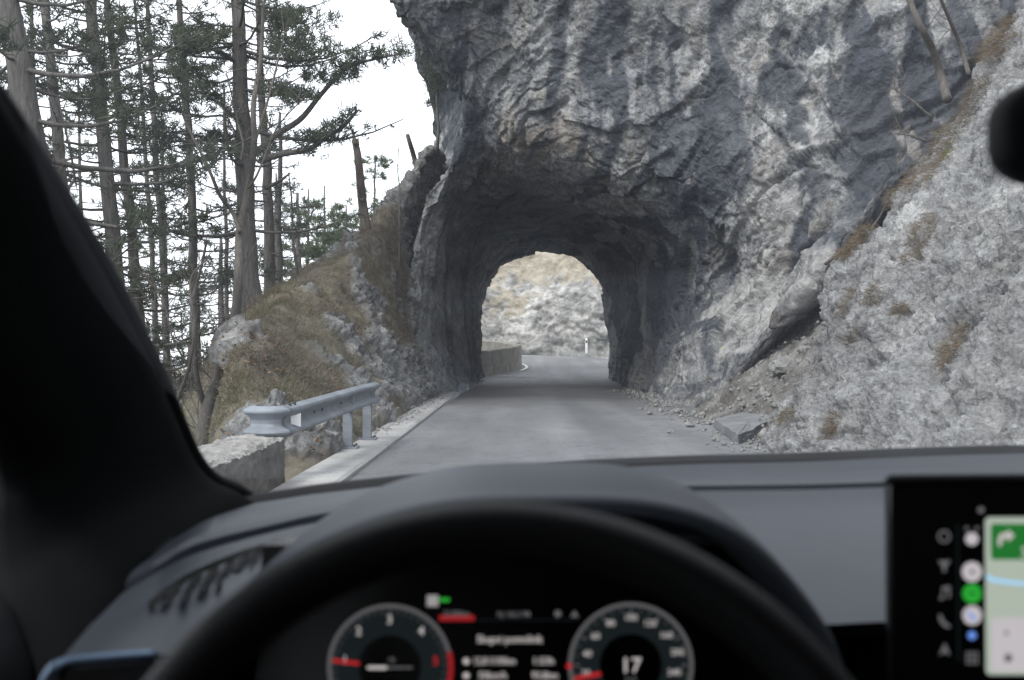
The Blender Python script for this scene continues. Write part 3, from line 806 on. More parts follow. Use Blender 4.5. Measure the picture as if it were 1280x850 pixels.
def post(x, y):
    zt = rail_z(y) + .02
    p = MB()
    w, dpt, th = .10, .115, .008
    p.box((x, y - w / 2, zt / 2 + .05), (dpt, th, zt - .1)); p.box((x, y + w / 2, zt / 2 + .05), (dpt, th, zt - .1)); p.box((x + dpt / 2 - .004, y, zt / 2 + .05), (th, w - .008, zt - .1))
    o = p.build('post', M['galv'], rail)
    q = MB().box((x + .01, y, .083), (.24, .24, .024)).build('base_plate', M['galv'], o); q.matrix_parent_inverse = Matrix()
    for sx in (-1, 1):
        for sy in (-1, 1):
            b = MB().tube([(x + .01 + sx * .085, y + sy * .085, .09), (x + .01 + sx * .085, y + sy * .085, .125)], .014, 6).build('anchor_bolt', M['bolt'], o); b.matrix_parent_inverse = Matrix()
    MB().box((x + .055, y, rail_z(y)), (.04, .09, .10)).build('spacer', M['galv'], rail)
post(-2.10, 12.75); post(-2.04, 14.05)
for k, (y, dz) in enumerate([(9.86, .1), (10.02, .1)]):
    x = np.interp(y, mp[:, 1], mp[:, 0])
    MB().tube([(x + .03, y, rail_z(y) + .142), (x + .03, y, rail_z(y) + .17)], .022, 8).build('bolt', M['bolt'], rail)
for y in (10.9, 11.25, 12.2):
    x = np.interp(y, mp[:, 1], mp[:, 0])
    MB().tube([(x + .0, y, rail_z(y)), (x + .022, y, rail_z(y))], .016, 8).build('bolt', M['bolt'], rail)
x = -2.235
raw_mesh('reflector', [(x + .125, 9.95, .555), (x + .125, 9.95, .69), (x + .03, 9.93, .66), (x + .03, 9.93, .585),
                       (x + .125, 9.958, .555), (x + .125, 9.958, .69), (x + .03, 9.938, .66), (x + .03, 9.938, .585)],
         [(0, 1, 2, 3), (7, 6, 5, 4), (0, 4, 5, 1), (1, 5, 6, 2), (2, 6, 7, 3), (3, 7, 4, 0)], M['reflector'], False, rail)

# ---- far parapet behind the tunnel
fp_pts = crpoly(np.array([(-2.0, 46.8, .1), (-1.0, 48.7, .2), (.15, 51.6, .38), (.05, 54.5, .55), (-2.2, 58, .8), (-7, 62.5, 1.0), (-14, 66, 1.1)]), 10)
t = np.gradient(fp_pts, axis=0); t /= np.linalg.norm(t, axis=1)[:, None]
s = np.stack([t[:, 1], -t[:, 0], 0 * t[:, 0]], 1)
secs = [(.2, -1), (.2, .0), (.19, 1.18), (.15, 1.22), (-.2, 1.22), (-.24, 1.18), (-.24, -1)]
Gp = np.stack([fp_pts + s * o + np.array([0, 0, z]) for o, z in secs], 1)
Gp = noisy(Gp, .03, 2.0, 111)
M['far_wall'] = concrete_mat('stained_wall_concrete', (.16, .15, .13), (.30, .285, .25), .4)
fw = grid_mesh('bend_wall', Gp, M['far_wall'], sharp=40)
tag(fw, 'stained concrete wall lining the bend beyond the tunnel', 'wall')

# ---- road paint beyond the tunnel
def strip(name, pts, w, parent, z=.02):
    c = crpoly(np.array(pts, float), 8)
    t = np.gradient(c, axis=0); t[:, 2] = 0; t /= np.linalg.norm(t, axis=1)[:, None]
    s = np.stack([t[:, 1], -t[:, 0], 0 * t[:, 0]], 1) * w / 2
    return grid_mesh(name, np.stack([c - s + [0, 0, z], c + s + [0, 0, z]], 1), M['white_paint'], parent, flip=True)
def road_z(x, y):
    k = np.argmin((path[:, 0] - x) ** 2 + (path[:, 1] - y) ** 2)
    k2 = min(k + 1, len(path) - 1)
    return np.interp(y, [path[max(k - 1, 0), 1], path[k2, 1]], [path[max(k - 1, 0), 2], path[k2, 2]]) + .03
ln = [(.45, 50.5), (.72, 52.0), (.78, 53.5), (.55, 55.2), (-.2, 57)]
strip('edge_line', [(x, y, road_z(x, y)) for x, y in ln], .16, road, .035)
for x, y in ((-.35, 46.8), (.62, 46.6)):
    strip('edge_line', [(x - .35, y, road_z(x, y)), (x, y + .05, road_z(x, y)), (x + .35, y + .05, road_z(x, y))], .35, road, .035)

# ---- white marker post at the far roadside
mk = thing('marker_post', 'small white roadside marker post below the far rock face', 'post', P(733, 441, 64))
x, y, z = P(733, 441, 64)
b = MB().box((x, y, z + .45), (.16, .12, 1.0), taper=.85).build('post', M['white_paint'], mk); bevel(b, .02)
MB().box((x, y - .062, z + .72), (.10, .006, .16)).build('reflector_band', M['bolt'], mk)

# ---- stones, slab
def stone(name, c, r, seed, label, cat, mat, group=None, sub=3, squash=(1, 1, .75)):
    bm = bmesh.new(); bmesh.ops.create_icosphere(bm, subdivisions=sub, radius=1.0)
    vs = np.array([v.co[:] for v in bm.verts])
    bl, _ = blocks(vs * 1.1, seed)
    vs = vs * (1 + .5 * bl[:, None] + .10 * fbm(vs * 2.2, 3, seed)[:, None]) * np.array(squash) * r
    vs[:, 2] = np.maximum(vs[:, 2], -r * squash[2] * .55)
    for v, q in zip(bm.verts, vs): v.co = q
    me = bpy.data.meshes.new(name); bm.to_mesh(me); bm.free(); me.materials.append(mat)
    o = link(bpy.data.objects.new(name, me)); o.location = c; o.rotation_euler = (0, 0, seed * 1.3)
    return tag(o, label, cat, group)
def on_scree(px, py):
    q = T.reshape(-1, 3); u = 640 + q[:, 0] / q[:, 1] * FPX; v = HOR - (q[:, 2] - EYE) / q[:, 1] * FPX
    k = np.argmin((u - px) ** 2 + (v - py) ** 2); return tuple(q[k])
p = on_scree(980, 466); stone('boulder', (p[0], p[1], p[2] + .12), .27, 3, 'pale angular boulder lodged in the scree above the broken slab', 'boulder', M['stone'])
for k, (px, py, r) in enumerate([(955, 496, .10), (940, 488, .07), (962, 480, .08), (925, 500, .06), (1000, 455, .10), (945, 505, .07), (985, 485, .09), (900, 508, .06), (1012, 440, .11), (915, 488, .06), (970, 505, .08), (995, 430, .09)]):
    p = on_scree(px, py)
    stone('stone', (p[0], p[1], p[2] + r * .3), r, 20 + k, 'small grey stone lying on the scree chute', 'stone', M['stone'], 'stones on the scree', 2)
def on_road(px, py, z=.03):
    d = (EYE - z) * FPX / (py - HOR); return ((px - 640) * d / FPX, d, z)
for k, (px, py, r) in enumerate([(812, 518, .07), (838, 541, .05), (862, 533, .08), (876, 521, .09), (893, 550, .05), (905, 556, .04), (820, 508, .06), (848, 516, .09), (868, 517, .07), (884, 526, .05), (925, 551, .05), (800, 512, .05), (855, 527, .04), (880, 538, .04)]):
    p = on_road(px, py)
    stone('stone', (p[0], p[1], p[2] + r * .35), r, 50 + k, 'loose stone scattered on the road edge below the cliff', 'stone', M['stone'], 'stones on the road edge', 2)
for k, (px, py, r) in enumerate([(548, 497, .10), (530, 505, .08), (520, 512, .06), (556, 489, .11), (505, 520, .06)]):
    p = on_road(px, py)
    stone('stone', (p[0] - .1, p[1], p[2] + r * .35), r, 80 + k, 'loose stone at the foot of the left tunnel pillar', 'stone', M['stone'], 'stones by the left pillar', 2)
# broken slab of asphalt, tilted up at the road edge
def slab(name, outline, th, label):
    n = len(outline)
    pts = []
    for (a, b2) in zip(outline, outline[1:] + outline[:1]):
        a, b2 = np.array(a), np.array(b2)
        for t2 in (0, .33, .66):
            q = a * (1 - t2) + b2 * t2 + np.append(rng.normal(size=2) * .035, 0); pts.append(q)
    topv = np.array(pts); botv = topv + np.array([0, 0, -th]) + rng.normal(size=topv.shape) * .02
    c1 = topv.mean(0); N = len(pts)
    mid = topv * .5 + c1 * .5 + rng.normal(size=topv.shape) * .008
    vs = np.vstack([topv, botv, mid, c1])
    fs = [(k, (k + 1) % N, 2 * N + (k + 1) % N, 2 * N + k) for k in range(N)]
    fs += [(2 * N + k, 2 * N + (k + 1) % N, 3 * N) for k in range(N)]
    fs += [(N + k, N + (k + 1) % N, (k + 1) % N, k) for k in range(N)]
    fs += [tuple(range(2 * N - 1, N - 1, -1))]
    o = raw_mesh(name, vs, fs, M['slab'])
    return tag(o, label, 'slab')
def pz(px, py, z): return on_road(px, py, z)
slab('asphalt_slab', [pz(893, 524, 0.14), pz(912, 536, 0.16), pz(921, 543, 0.15), pz(945, 537, 0.14), pz(958, 527, 0.19), pz(974, 519, 0.27), pz(964, 512, 0.27), pz(925, 514, 0.19)], .13, 'large tilted slab of broken asphalt lifted at the road edge')
slab('asphalt_slab', [pz(921, 548, .09), pz(944, 540, .10), pz(958, 531, .12), pz(950, 531, .10), pz(930, 539, .09)], .10, 'small pale sliver of broken asphalt leaning against the larger slab')

# ---- grass
def blades(name, pts, nrms, mat, lmin, lmax, w, lean=.5, droop=None, per=1):
    n = len(pts)
    dirs = nrms * .5 + np.array([0, 0, .55]) + rng.normal(size=(n, 3)) * lean
    if droop is not None: dirs += np.array(droop)
    dirs /= np.linalg.norm(dirs, axis=1)[:, None]
    L = rng.uniform(lmin, lmax, n)[:, None]
    sd = np.cross(dirs, rng.normal(size=(n, 3))); sd /= np.linalg.norm(sd, axis=1)[:, None] + 1e-9
    midp = pts + dirs * L * .55
    tip = pts + dirs * L + np.array([0, 0, -.25]) * L * rng.uniform(.2, 1.2, (n, 1))
    a = pts - sd * w / 2; b = pts + sd * w / 2; c = midp + sd * w / 3; e = midp - sd * w / 3
    vs = np.stack([a, b, c, e, tip], 1).reshape(-1, 3)
    k = np.arange(n)[:, None] * 5
    tri = np.concatenate([k + [0, 1, 2], k + [0, 2, 3], k + [3, 2, 4]], 0).reshape(-1, 3)
    return raw_mesh(name, vs, tri, mat)
nr = (BK[:, 0] > -7.5) & (BK[:, 0] < -2.3) & (BK[:, 1] > 10.5) & (BK[:, 1] < 34) & (BKR < .45)
idx = np.where(nr)[0]
clump = fbm(BK[idx] * 2.2, 3, 121) > .02
idx = idx[clump]
def scatter(idx, n, jit):
    k = rng.choice(idx, n); return BK[k] + rng.normal(size=(n, 3)) * jit, BKN[k]
pp, nn = scatter(idx, 60000, .07); pp[:, 2] -= .02
tag(blades('dry_grass', pp, nn, M['dry_grass'], .04, .13, .009, .5, (.25, -.1, 0)), 'straw coloured dry grass on the bank', 'grass', kind='stuff')
ig = idx[(BKL[idx] < .6) & (fbm(BK[idx] * .9, 3, 123) > .0)]
pp, nn = scatter(ig, 20000, .07); pp[:, 2] -= .02
tag(blades('olive_grass', pp, nn, M['green_grass'], .04, .12, .009, .5, (.25, -.1, 0)), 'olive green grass patches on the bank', 'grass', kind='stuff')

su = 640 + SL[:, 0] / SL[:, 1] * FPX; sv = HOR - (SL[:, 2] - EYE) / SL[:, 1] * FPX
SLN *= np.sign(-SLN[:, :1] + 1e-6)
vis = SL[:, 1] < 19
def tuft(px, py, rx, ry, n, label, mat='brown_grass', ang=0.0, lmin=.05, lmax=.15, near_k=None):
    ca, sa = math.cos(ang), math.sin(ang)
    dx, dy = su - px, sv - py
    a, b = (dx * ca + dy * sa) / rx, (-dx * sa + dy * ca) / ry
    k = np.where((a * a + b * b < 1) & vis)[0]
    if len(k) < 3: return
    n = int(n * 1.8); k = rng.choice(k, n)
    o = blades('grass_tuft', SL[k] + rng.normal(size=(n, 3)) * .03, SLN[k], M[mat], lmin, lmax, .006, .35, (-.5, -.25, -.9))
    tag(o, label, 'grass tuft', 'grass tufts on the slope', 'stuff')
tuft(1152, 300, 38, 13, 900, 'long brown grass tuft high on the pitted slope', ang=-1.05)
tuft(1192, 432, 36, 10, 700, 'narrow brown grass streak hanging in a crack of the slope', ang=-1.0)
tuft(985, 518, 15, 8, 260, 'small brown grass tuft near the foot of the slope', ang=-1.0)
tuft(1040, 532, 18, 8, 260, 'brown grass tuft low on the slope above a pale patch', ang=-1.1)
tuft(1128, 386, 10, 8, 200, 'small round brown tuft in the middle of the slope', ang=0)
tuft(1096, 370, 15, 9, 240, 'brown tuft beside the small round one on the slope', ang=-1.0)
tuft(1062, 378, 22, 7, 260, 'thin brown tuft on the slope edge above the scree', ang=-1.0)
tuft(1066, 420, 14, 6, 130, 'sparse brown tuft below the slope edge', ang=-1.0)
tuft(1088, 270, 60, 16, 1300, 'long dry grass fringe trailing along the slope edge', ang=-.95, lmin=.08, lmax=.28)
tuft(1165, 195, 50, 20, 1300, 'thick dry grass fringe on the upper slope edge', ang=-.95, lmin=.08, lmax=.28)
tuft(1210, 130, 50, 18, 900, 'dry grass fringe near the mirror along the slope crest', ang=-.95, lmin=.08, lmax=.28)
tuft(1192, 180, 24, 9, 800, 'yellow green mossy patch on the slope edge', 'moss', ang=-.95, lmin=.02, lmax=.06)
tuft(1250, 45, 34, 26, 1000, 'hanging curtain of dead brown grass at the top of the slope', ang=-.95, lmin=.15, lmax=.45)

# fallen leaves and gravel
def flakes(name, pts, mat, size, label, cat, flat=True):
    n = len(pts); a = rng.normal(size=(n, 3)); a[:, 2] *= .4; a /= np.linalg.norm(a, axis=1)[:, None]
    b = np.cross(a, np.array([0, 0, 1.0]) + rng.normal(size=(n, 3)) * .4); b /= np.linalg.norm(b, axis=1)[:, None]
    sz = rng.uniform(.5, 1.3, (n, 1)) * size
    vs = np.stack([pts - a * sz, pts - b * sz * .55, pts + a * sz + [0, 0, .004], pts + b * sz * .55], 1).reshape(-1, 3)
    return tag(raw_mesh(name, vs, (np.arange(n)[:, None] * 4 + [0, 1, 2, 3]), mat), label, cat, kind='stuff')
M['dead_leaf'] = leaf_mat('dead_leaf', (.12, .075, .045), (.25, .175, .11), .15)
pp, nn = scatter(np.where((BK[:, 0] > -7) & (BK[:, 0] < -2.25) & (BK[:, 1] > 10.2) & (BK[:, 1] < 33) & (BKL > .35))[0], 9000, .05)
flakes('leaf_litter', pp + nn * .015, M['dead_leaf'], .035, 'brown dead leaves lying on the bank', 'leaf litter')
def pebbles(name, C, r, mat, label):
    n = len(C); base = np.array([(1, 0, 0), (-1, 0, 0), (0, 1, 0), (0, -1, 0), (0, 0, 1), (0, 0, -.6)], float)
    F = np.array([(0, 2, 4), (2, 1, 4), (1, 3, 4), (3, 0, 4), (2, 0, 5), (1, 2, 5), (3, 1, 5), (0, 3, 5)])
    rr = r * np.exp(rng.normal(size=(n, 1, 1)) * .5)
    vs = C[:, None, :] + base[None] * rr * rng.uniform(.5, 1.3, (n, 6, 3))
    return tag(raw_mesh(name, vs.reshape(-1, 3), (np.arange(n)[:, None, None] * 6 + F[None]).reshape(-1, 3), mat), label, 'gravel', kind='stuff')
C = []
for _ in range(1200):
    y = rng.uniform(12.8, 34); foot = np.interp(y, [12.8, 16, 21, 24, 28, 34], [3.3, 3.9, 3.75, 3.85, 3.95, 4.1])
    C.append((foot - abs(rng.normal()) * .38 + .1, y, .025))
pebbles('gravel', np.array(C), .022, M['stone'], 'fine gravel and grit gathered along the cliff foot')
C = []
for _ in range(350):
    y = rng.uniform(14, 34); C.append((-2.12 + abs(rng.normal()) * .14, y, .075 if y < 29 else .04))
pebbles('gravel', np.array(C), .016, M['stone'], 'fine grit lying on the pale concrete road edge')
k = rng.choice(len(T.reshape(-1, 3)), 900); q = T.reshape(-1, 3)[k]; q = q[q[:, 2] > .02]
pebbles('rubble', q + rng.normal(size=q.shape) * .03, .04, M['stone'], 'small angular rubble covering the scree chute')

# ---- trees
def lerp_path(pts, n):
    return crpoly(np.array(pts, float), n)

def tufts_mesh(name, C, D, mat, parent, per=11, L=.17, w=.024):
    """needle tufts: a small spray of thin blades at every point C growing along D"""
    n = len(C)
    if n == 0: return
    Cr = np.repeat(C, per, 0); Dr = np.repeat(D, per, 0)
    dirs = Dr * .55 + rng.normal(size=(n * per, 3)) * .62
    dirs /= np.linalg.norm(dirs, axis=1)[:, None]
    ln = rng.uniform(.6, 1.25, (n * per, 1)) * L
    sd = np.cross(dirs, rng.normal(size=(n * per, 3))); sd /= np.linalg.norm(sd, axis=1)[:, None] + 1e-9
    base = Cr + rng.normal(size=(n * per, 3)) * .035
    vs = np.stack([base - sd * w * .4, base + sd * w * .4, base + dirs * ln * .6 + sd * w * .5, base + dirs * ln], 1).reshape(-1, 3)
    k = np.arange(n * per)[:, None] * 4
    return tag(raw_mesh(name, vs, (k + [0, 1, 2, 3]).reshape(-1, 4), mat, False, parent), kind='stuff')

def pine(pxa, pya, pxb, pyb, Y, wpx, label, H=16, crown_from=-3.0, dens=1.0, reach=2.8, bare_to=2.0, mat='needles', tuft_L=.18, seg=10, wh=.55, group='pines on the valley side', per=11, skew=0.0):
    a = np.array(P(pxa, pya, Y)); b = np.array(P(pxb, pyb, Y))
    slope_x = (a[0] - b[0]) / (a[2] - b[2])
    gx = b[0]; gz = ground_z(gx, Y)
    for _ in range(3):
        gx = b[0] + (gz - b[2]) * slope_x; gz = ground_z(gx, Y)
    r0 = wpx * Y / FPX / 2
    root = thing('pine_tree', label, 'tree', (gx, Y, gz), group)
    zs = np.linspace(gz - .4, H, 26)
    wob = np.cumsum(rng.normal(size=(26, 2)) * .018 * (1 + r0 * 2), 0); wob -= np.linspace(0, 1, 26)[:, None] * wob[-1]
    zr = (zs - gz) / (H - gz)
    ymid = b[2]
    rad = r0 * np.clip(1.12 - .75 * np.clip((zs - ymid) / (H - ymid), -.3, 1), .18, 1.5)
    rad = np.minimum(rad, r0 * 1.1); rad[0] *= 1.3; rad[1] *= 1.12
    c = np.stack([gx + (zs - gz) * slope_x + wob[:, 0], np.full(26, Y) + wob[:, 1], zs], 1)
    MB().tube(c, rad, seg).build('trunk', M['bark'], root, True)
    lim = MB(); C = []; D = []
    z = max(gz + 1.2, crown_from)
    while z < H - .3:
        k = int(rng.integers(2, 5))
        az0 = rng.uniform(0, 6.28)
        for j in range(k):
            az = az0 + j * 6.28 / k + rng.normal() * .35
            f = np.clip((H - z) / (H - crown_from), 0, 1)
            L = reach * (0.35 + .75 * min(1, f * 1.4)) * rng.uniform(.55, 1.15)
            dead = z < bare_to and rng.random() < .55
            if dead: L *= rng.uniform(.3, .8)
            zz2 = z + rng.normal() * .15
            ox = np.interp(zz2, zs, c[:, 0]); oy = np.interp(zz2, zs, c[:, 1]); rr = np.interp(zz2, zs, rad)
            dr = np.array([math.cos(az), math.sin(az), 0]); lat = np.array([-math.sin(az), math.cos(az), 0])
            up = rng.uniform(-.12, .22); bend = rng.normal() * .22
            tt = np.linspace(0, 1, 6)
            bp = np.array([[ox, oy, zz2]]) + dr * (tt * L)[:, None] + lat * (bend * tt ** 2 * L)[:, None] + np.array([0, 0, 1.0]) * ((up * tt + .16 * tt ** 2.5 - .08 * np.sin(tt * 3)) * L)[:, None]
            br = max(.012, min(rr * .35, .012 + L * .011))
            lim.tube(bp, br * (1 - .78 * tt), 4, False)
            m = int((9 if not dead else 1) * dens * L)
            ns = int(3 + L * 1.6)
            for q in range(ns):                       # side twigs in the branch's plane
                t0 = rng.uniform(.25, .98)
                p0 = np.array([np.interp(t0, tt, bp[:, i]) for i in range(3)])
                sgn = rng.choice((-1, 1)); tl = (1.05 - t0) * L * rng.uniform(.25, .6) + .15
                td = dr * rng.uniform(.3, .9) + lat * sgn * rng.uniform(.5, 1) + np.array([0, 0, rng.uniform(-.15, .3)])
                td /= np.linalg.norm(td)
                lim.tube([p0, p0 + td * tl * .5 + [0, 0, .02], p0 + td * tl], [br * .35, br * .25, .004], 3, False)
                if dead: continue
                for e in range(int(max(1, dens * (1.5 + tl * 5.5)))):
                    s2 = rng.uniform(.25, 1.05)
                    C.append(p0 + td * tl * s2 + rng.normal(size=3) * np.array([.05, .05, .03])); D.append(td * .6 + [0, 0, .5])
            if not dead:
                for e in range(int(dens * L * 2.5)):
                    s2 = rng.uniform(.45, 1.02)
                    C.append(np.array([np.interp(s2, tt, bp[:, i]) for i in range(3)]) + rng.normal(size=3) * .05); D.append(dr * .5 + [0, 0, .6])
        z += wh * rng.uniform(.6, 1.4)
    tag(lim.build('branches', M['bark'], root, True), kind='stuff')
    tufts_mesh('crown', np.array(C), np.array(D), M[mat], root, per, tuft_L, .030 * tuft_L / .18)
    return root

pine(10, 0, 62, 350, 15, 38, 'thick leaning pine trunk half hidden by the windscreen pillar', H=10, crown_from=2.5, reach=3.0, bare_to=4.0, dens=.8)
pine(60, 0, 88, 330, 21, 15, 'slim pine just right of the thick leaning trunk', H=13, crown_from=1.5, reach=2.2, bare_to=6, dens=.6)
pine(116, 0, 152, 430, 22, 19, 'straight mid sized pine left of the twin slim trunks', H=15, crown_from=0, reach=2.4, bare_to=6.5, dens=.6)
pine(143, 80, 186, 500, 23, 14, 'slim pine leaning beside the straight mid sized one', H=13, crown_from=-1, reach=2.0, bare_to=6, dens=.55)
pine(187, 100, 213, 540, 29, 9, 'very thin straight pine in the gap of white sky', H=16, crown_from=-2, reach=2.0, bare_to=6, dens=.5)
pine(225, 80, 248, 500, 26, 12, 'thin pine left of the thickest trunk', H=15, crown_from=-1, reach=2.0, bare_to=6, dens=.5)
pine(300, 0, 318, 390, 24, 23, 'thickest dark pine trunk on top of the grassy bank', H=15, crown_from=3.6, reach=3.2, bare_to=8, dens=.5, seg=14, wh=.6)
pine(328, 150, 336, 350, 29, 13, 'thin pine right behind the thickest trunk', H=13, crown_from=3, reach=1.6, bare_to=8, dens=.5)
pine(350, 180, 353, 350, 34, 9, 'young slender pine standing right of the thickest trunk', H=9.5, crown_from=2, reach=1.2, bare_to=6, dens=.5)
for px0, px1, Y, w, H, lab in [(36, 60, 25, 8, 14, 'thin pine squeezed between the thick leaning trunk and the slim pine'), (168, 196, 31, 7, 13, 'pole thin pine right of the twin slim trunks'), (343, 346, 40, 6, 8.5, 'pole thin pine behind the young slender pine'), (275, 288, 36, 6, 11, 'bare pole thin pine glimpsed beside the thickest trunk')]:
    pine(px0, 0, px1, 450, Y, w, lab, H=H, crown_from=-3, reach=1.9, bare_to=7, dens=.5, tuft_L=.20, seg=6, wh=.6, per=10)
bgl = ['small background pine low behind the twin slim trunks', 'background pine filling the gap left of the very thin pine', 'background pine just left of the thickest trunk, lower down', 'background pine beside the windscreen pillar edge', 'far thin background pine in the white gap', 'distant thin pine between the slender pine and the bank crest']
bgs = [(170, 40, 4), (205, 50, 13), (275, 40, 6), (100, 44, 14), (235, 58, 3), (372, 48, 9)]
for k, (px, Y, H) in enumerate(bgs):
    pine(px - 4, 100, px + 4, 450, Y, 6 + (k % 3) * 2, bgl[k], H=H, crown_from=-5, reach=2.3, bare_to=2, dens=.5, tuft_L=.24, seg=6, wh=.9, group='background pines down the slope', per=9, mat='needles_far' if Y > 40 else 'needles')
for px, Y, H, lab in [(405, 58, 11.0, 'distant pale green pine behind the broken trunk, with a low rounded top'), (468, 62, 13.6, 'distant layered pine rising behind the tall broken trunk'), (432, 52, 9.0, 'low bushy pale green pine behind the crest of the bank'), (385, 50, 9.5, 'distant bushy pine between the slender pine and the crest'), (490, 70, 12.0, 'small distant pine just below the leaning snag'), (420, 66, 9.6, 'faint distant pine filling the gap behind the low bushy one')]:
    pine(px, 200, px + 1, 400, Y, 5, lab, H=H, crown_from=0, reach=3.4, bare_to=-5, dens=.85, tuft_L=.28, seg=6, wh=.6, group='distant pines behind the crest', per=9, mat='needles_far')

# big bare limbs of the thickest pine, sweeping right against the sky
big = [o for o in scene.objects if o.get('label', '').startswith('thickest dark')][0]
def limb(pts, r0, r1, Y0=24, Y1=23):
    q = lerp_path([P(px, py, Y0 + (Y1 - Y0) * k / (len(pts) - 1)) for k, (px, py) in enumerate(pts)], 6)
    MB().tube(q, np.linspace(r0, r1, len(q)), 6, True).build('limb', M['bark'], big, True); return q
l1 = limb([(318, 192), (345, 168), (375, 148), (398, 120), (418, 98), (436, 82), (470, 72), (500, 66)], .085, .02)
l2 = limb([(325, 200), (352, 192), (385, 186), (408, 170), (428, 158), (446, 137)], .085, .035)
l3 = limb([(308, 190), (280, 176), (240, 175), (200, 178)], .06, .02, 24, 22)
l4 = limb([(300, 80), (270, 62), (240, 58), (215, 52)], .06, .02, 24, 22)
l5 = limb([(310, 165), (280, 135), (255, 118), (225, 108)], .05, .015, 24, 22)
l6 = limb([(332, 235), (350, 225), (362, 216)], .05, .02)
C = []; D = []
for q, t0, t1, n in ((l1, .62, 1, 120), (l2, .3, .95, 90), (l3, .3, 1, 90), (l4, .3, 1, 90), (l5, .4, 1, 60)):
    for _ in range(n):
        s2 = rng.uniform(t0, t1) * (len(q) - 1); k = int(min(s2, len(q) - 2))
        C.append(q[k] * (1 - (s2 - k)) + q[k + 1] * (s2 - k) + rng.normal(size=3) * np.array([.14, .2, .12]) + [0, 0, .06]); D.append(np.array([.2, 0, .6]))
# loose needle pads right of the trunk
for px, py, rx, ry, n in ((385, 62, 40, 22, 110), (358, 45, 26, 34, 130), (412, 95, 38, 8, 60), (372, 118, 26, 9, 90), (390, 25, 36, 14, 60), (240, 88, 40, 9, 90), (255, 40, 40, 14, 120), (340, 112, 30, 9, 70), (392, 168, 24, 6, 30), (350, 15, 30, 14, 70)):
    for _ in range(n):
        a, r = rng.uniform(0, 6.28), math.sqrt(rng.random())
        C.append(np.array(P(px + math.cos(a) * r * rx, py + math.sin(a) * r * ry, 23.3 + rng.normal() * 1.1))); D.append(np.array([.2, 0, .6]))
tufts_mesh('needle_pads', np.array(C), np.array(D), M['needles'], big, 11, .17, .028)

# bare deciduous saplings in front of the pines
def sapling(name, label, strokes, Y, mat='bark_grey', cat='tree', twigs=26, group='bare saplings', tw_len=.7, rooted=True):
    q0 = P(strokes[0][0][0][0], strokes[0][0][0][1], Y)
    gz = ground_z(q0[0], Y) if rooted else q0[2]
    root = thing(name, label, cat, (q0[0], Y, min(gz, q0[2])), group)
    first = True; allp = []
    for pts, w0, w1 in strokes:
        q = lerp_path([P(px, py, Y + .25 * math.sin(k * 1.7 + w0)) for k, (px, py) in enumerate(pts)], 7)
        if first and rooted and gz < q[0][2]: q = np.vstack([[q[0][0] - .05, q[0][1], max(gz - .2, q[0][2] - 2.5)], q])
        MB().tube(q, np.linspace(w0, w1, len(q)) * Y / FPX / 2, 8 if w0 > 5 else 5).build('trunk' if first else 'branch', M[mat], root, True)
        allp.append(q); first = False
    if twigs:
        tw = MB()
        for _ in range(twigs):
            q = allp[rng.integers(len(allp))]; k = rng.integers(len(q) // 3, len(q))
            d2 = rng.normal(size=3) * np.array([.7, .5, .35]) + [0, 0, .55]; d2 /= np.linalg.norm(d2)
            L = tw_len * rng.uniform(.4, 1.3)
            p1 = q[k] + d2 * L * .5 + rng.normal(size=3) * .04; p2 = q[k] + d2 * L + [0, 0, .1 * L] + rng.normal(size=3) * .06
            tw.tube([q[k], p1, p2], [.009, .006, .003], 3, False)
            d3 = d2 + rng.normal(size=3) * .6
            tw.tube([p1, p1 + d3 * L * .4], [.005, .002], 3, False)
        tag(tw.build('twigs', M[mat], root, True), kind='stuff')
    return root
sapling('bare_sapling', 'curved grey bare sapling forking above the parapet', [
    ([(252, 556), (257, 520), (272, 470), (293, 400), (298, 340), (299, 290), (310, 235), (317, 180), (316, 130), (325, 70), (328, 0)], 17, 4),
    ([(257, 512), (246, 470), (243, 420), (240, 380), (252, 330), (258, 300)], 8, 2.5),
    ([(299, 290), (290, 265), (275, 245), (262, 215), (250, 190), (230, 150), (222, 120)], 6, 2),
    ([(300, 200), (303, 180), (296, 150), (282, 90)], 4, 1.5),
    ([(317, 180), (335, 120), (350, 60), (360, 20)], 4, 1.5),
    ([(310, 235), (322, 215), (340, 170), (352, 150), (380, 120)], 3.5, 1.3)], 15.5, twigs=60)
sapling('bare_sapling', 'thin bare stem leaning left beside the curved grey sapling', [
    ([(214, 545), (222, 500), (236, 460), (243, 410), (238, 350), (262, 320)], 6, 2), ([(236, 460), (215, 420), (205, 380), (180, 340)], 3, 1)], 15, twigs=26)
sapling('bare_sapling', 'dark bare sapling with a kinked stem between the slim pines', [
    ([(90, 300), (84, 240), (92, 220), (80, 160), (70, 120)], 5, 1.5), ([(84, 240), (60, 210), (40, 190)], 3, 1)], 15, 'bark', twigs=20)
sapling('bare_sapling', 'spindly dark sapling rising right of the slender pine', [
    ([(372, 345), (366, 300), (364, 250), (360, 215)], 4, 1.5), ([(366, 300), (385, 275), (392, 260)], 2, 1), ([(364, 260), (388, 258), (402, 258)], 3, 1)], 25, 'bark', twigs=20)
sapling('bare_sapling', 'single whip thin sapling at the bank crest below the leaning snag', [
    ([(499, 303), (499, 270), (500, 240), (497, 215), (498, 185)], 3, .8)], 27, 'bark', twigs=8, tw_len=.3)
sapling('broken_snag', 'tall broken dead pine trunk with splintered top on the bank', [
    ([(457, 285), (453, 255), (450, 225), (447, 195), (443, 175)], 13, 8), ([(444, 180), (441.5, 168), (440.5, 160)], 5, 2), ([(447, 180), (447, 172)], 4, 1.5), ([(452, 250), (455, 246)], 6, 3)], 27, 'deadwood', twigs=6, tw_len=.2, group=None, cat='dead tree')
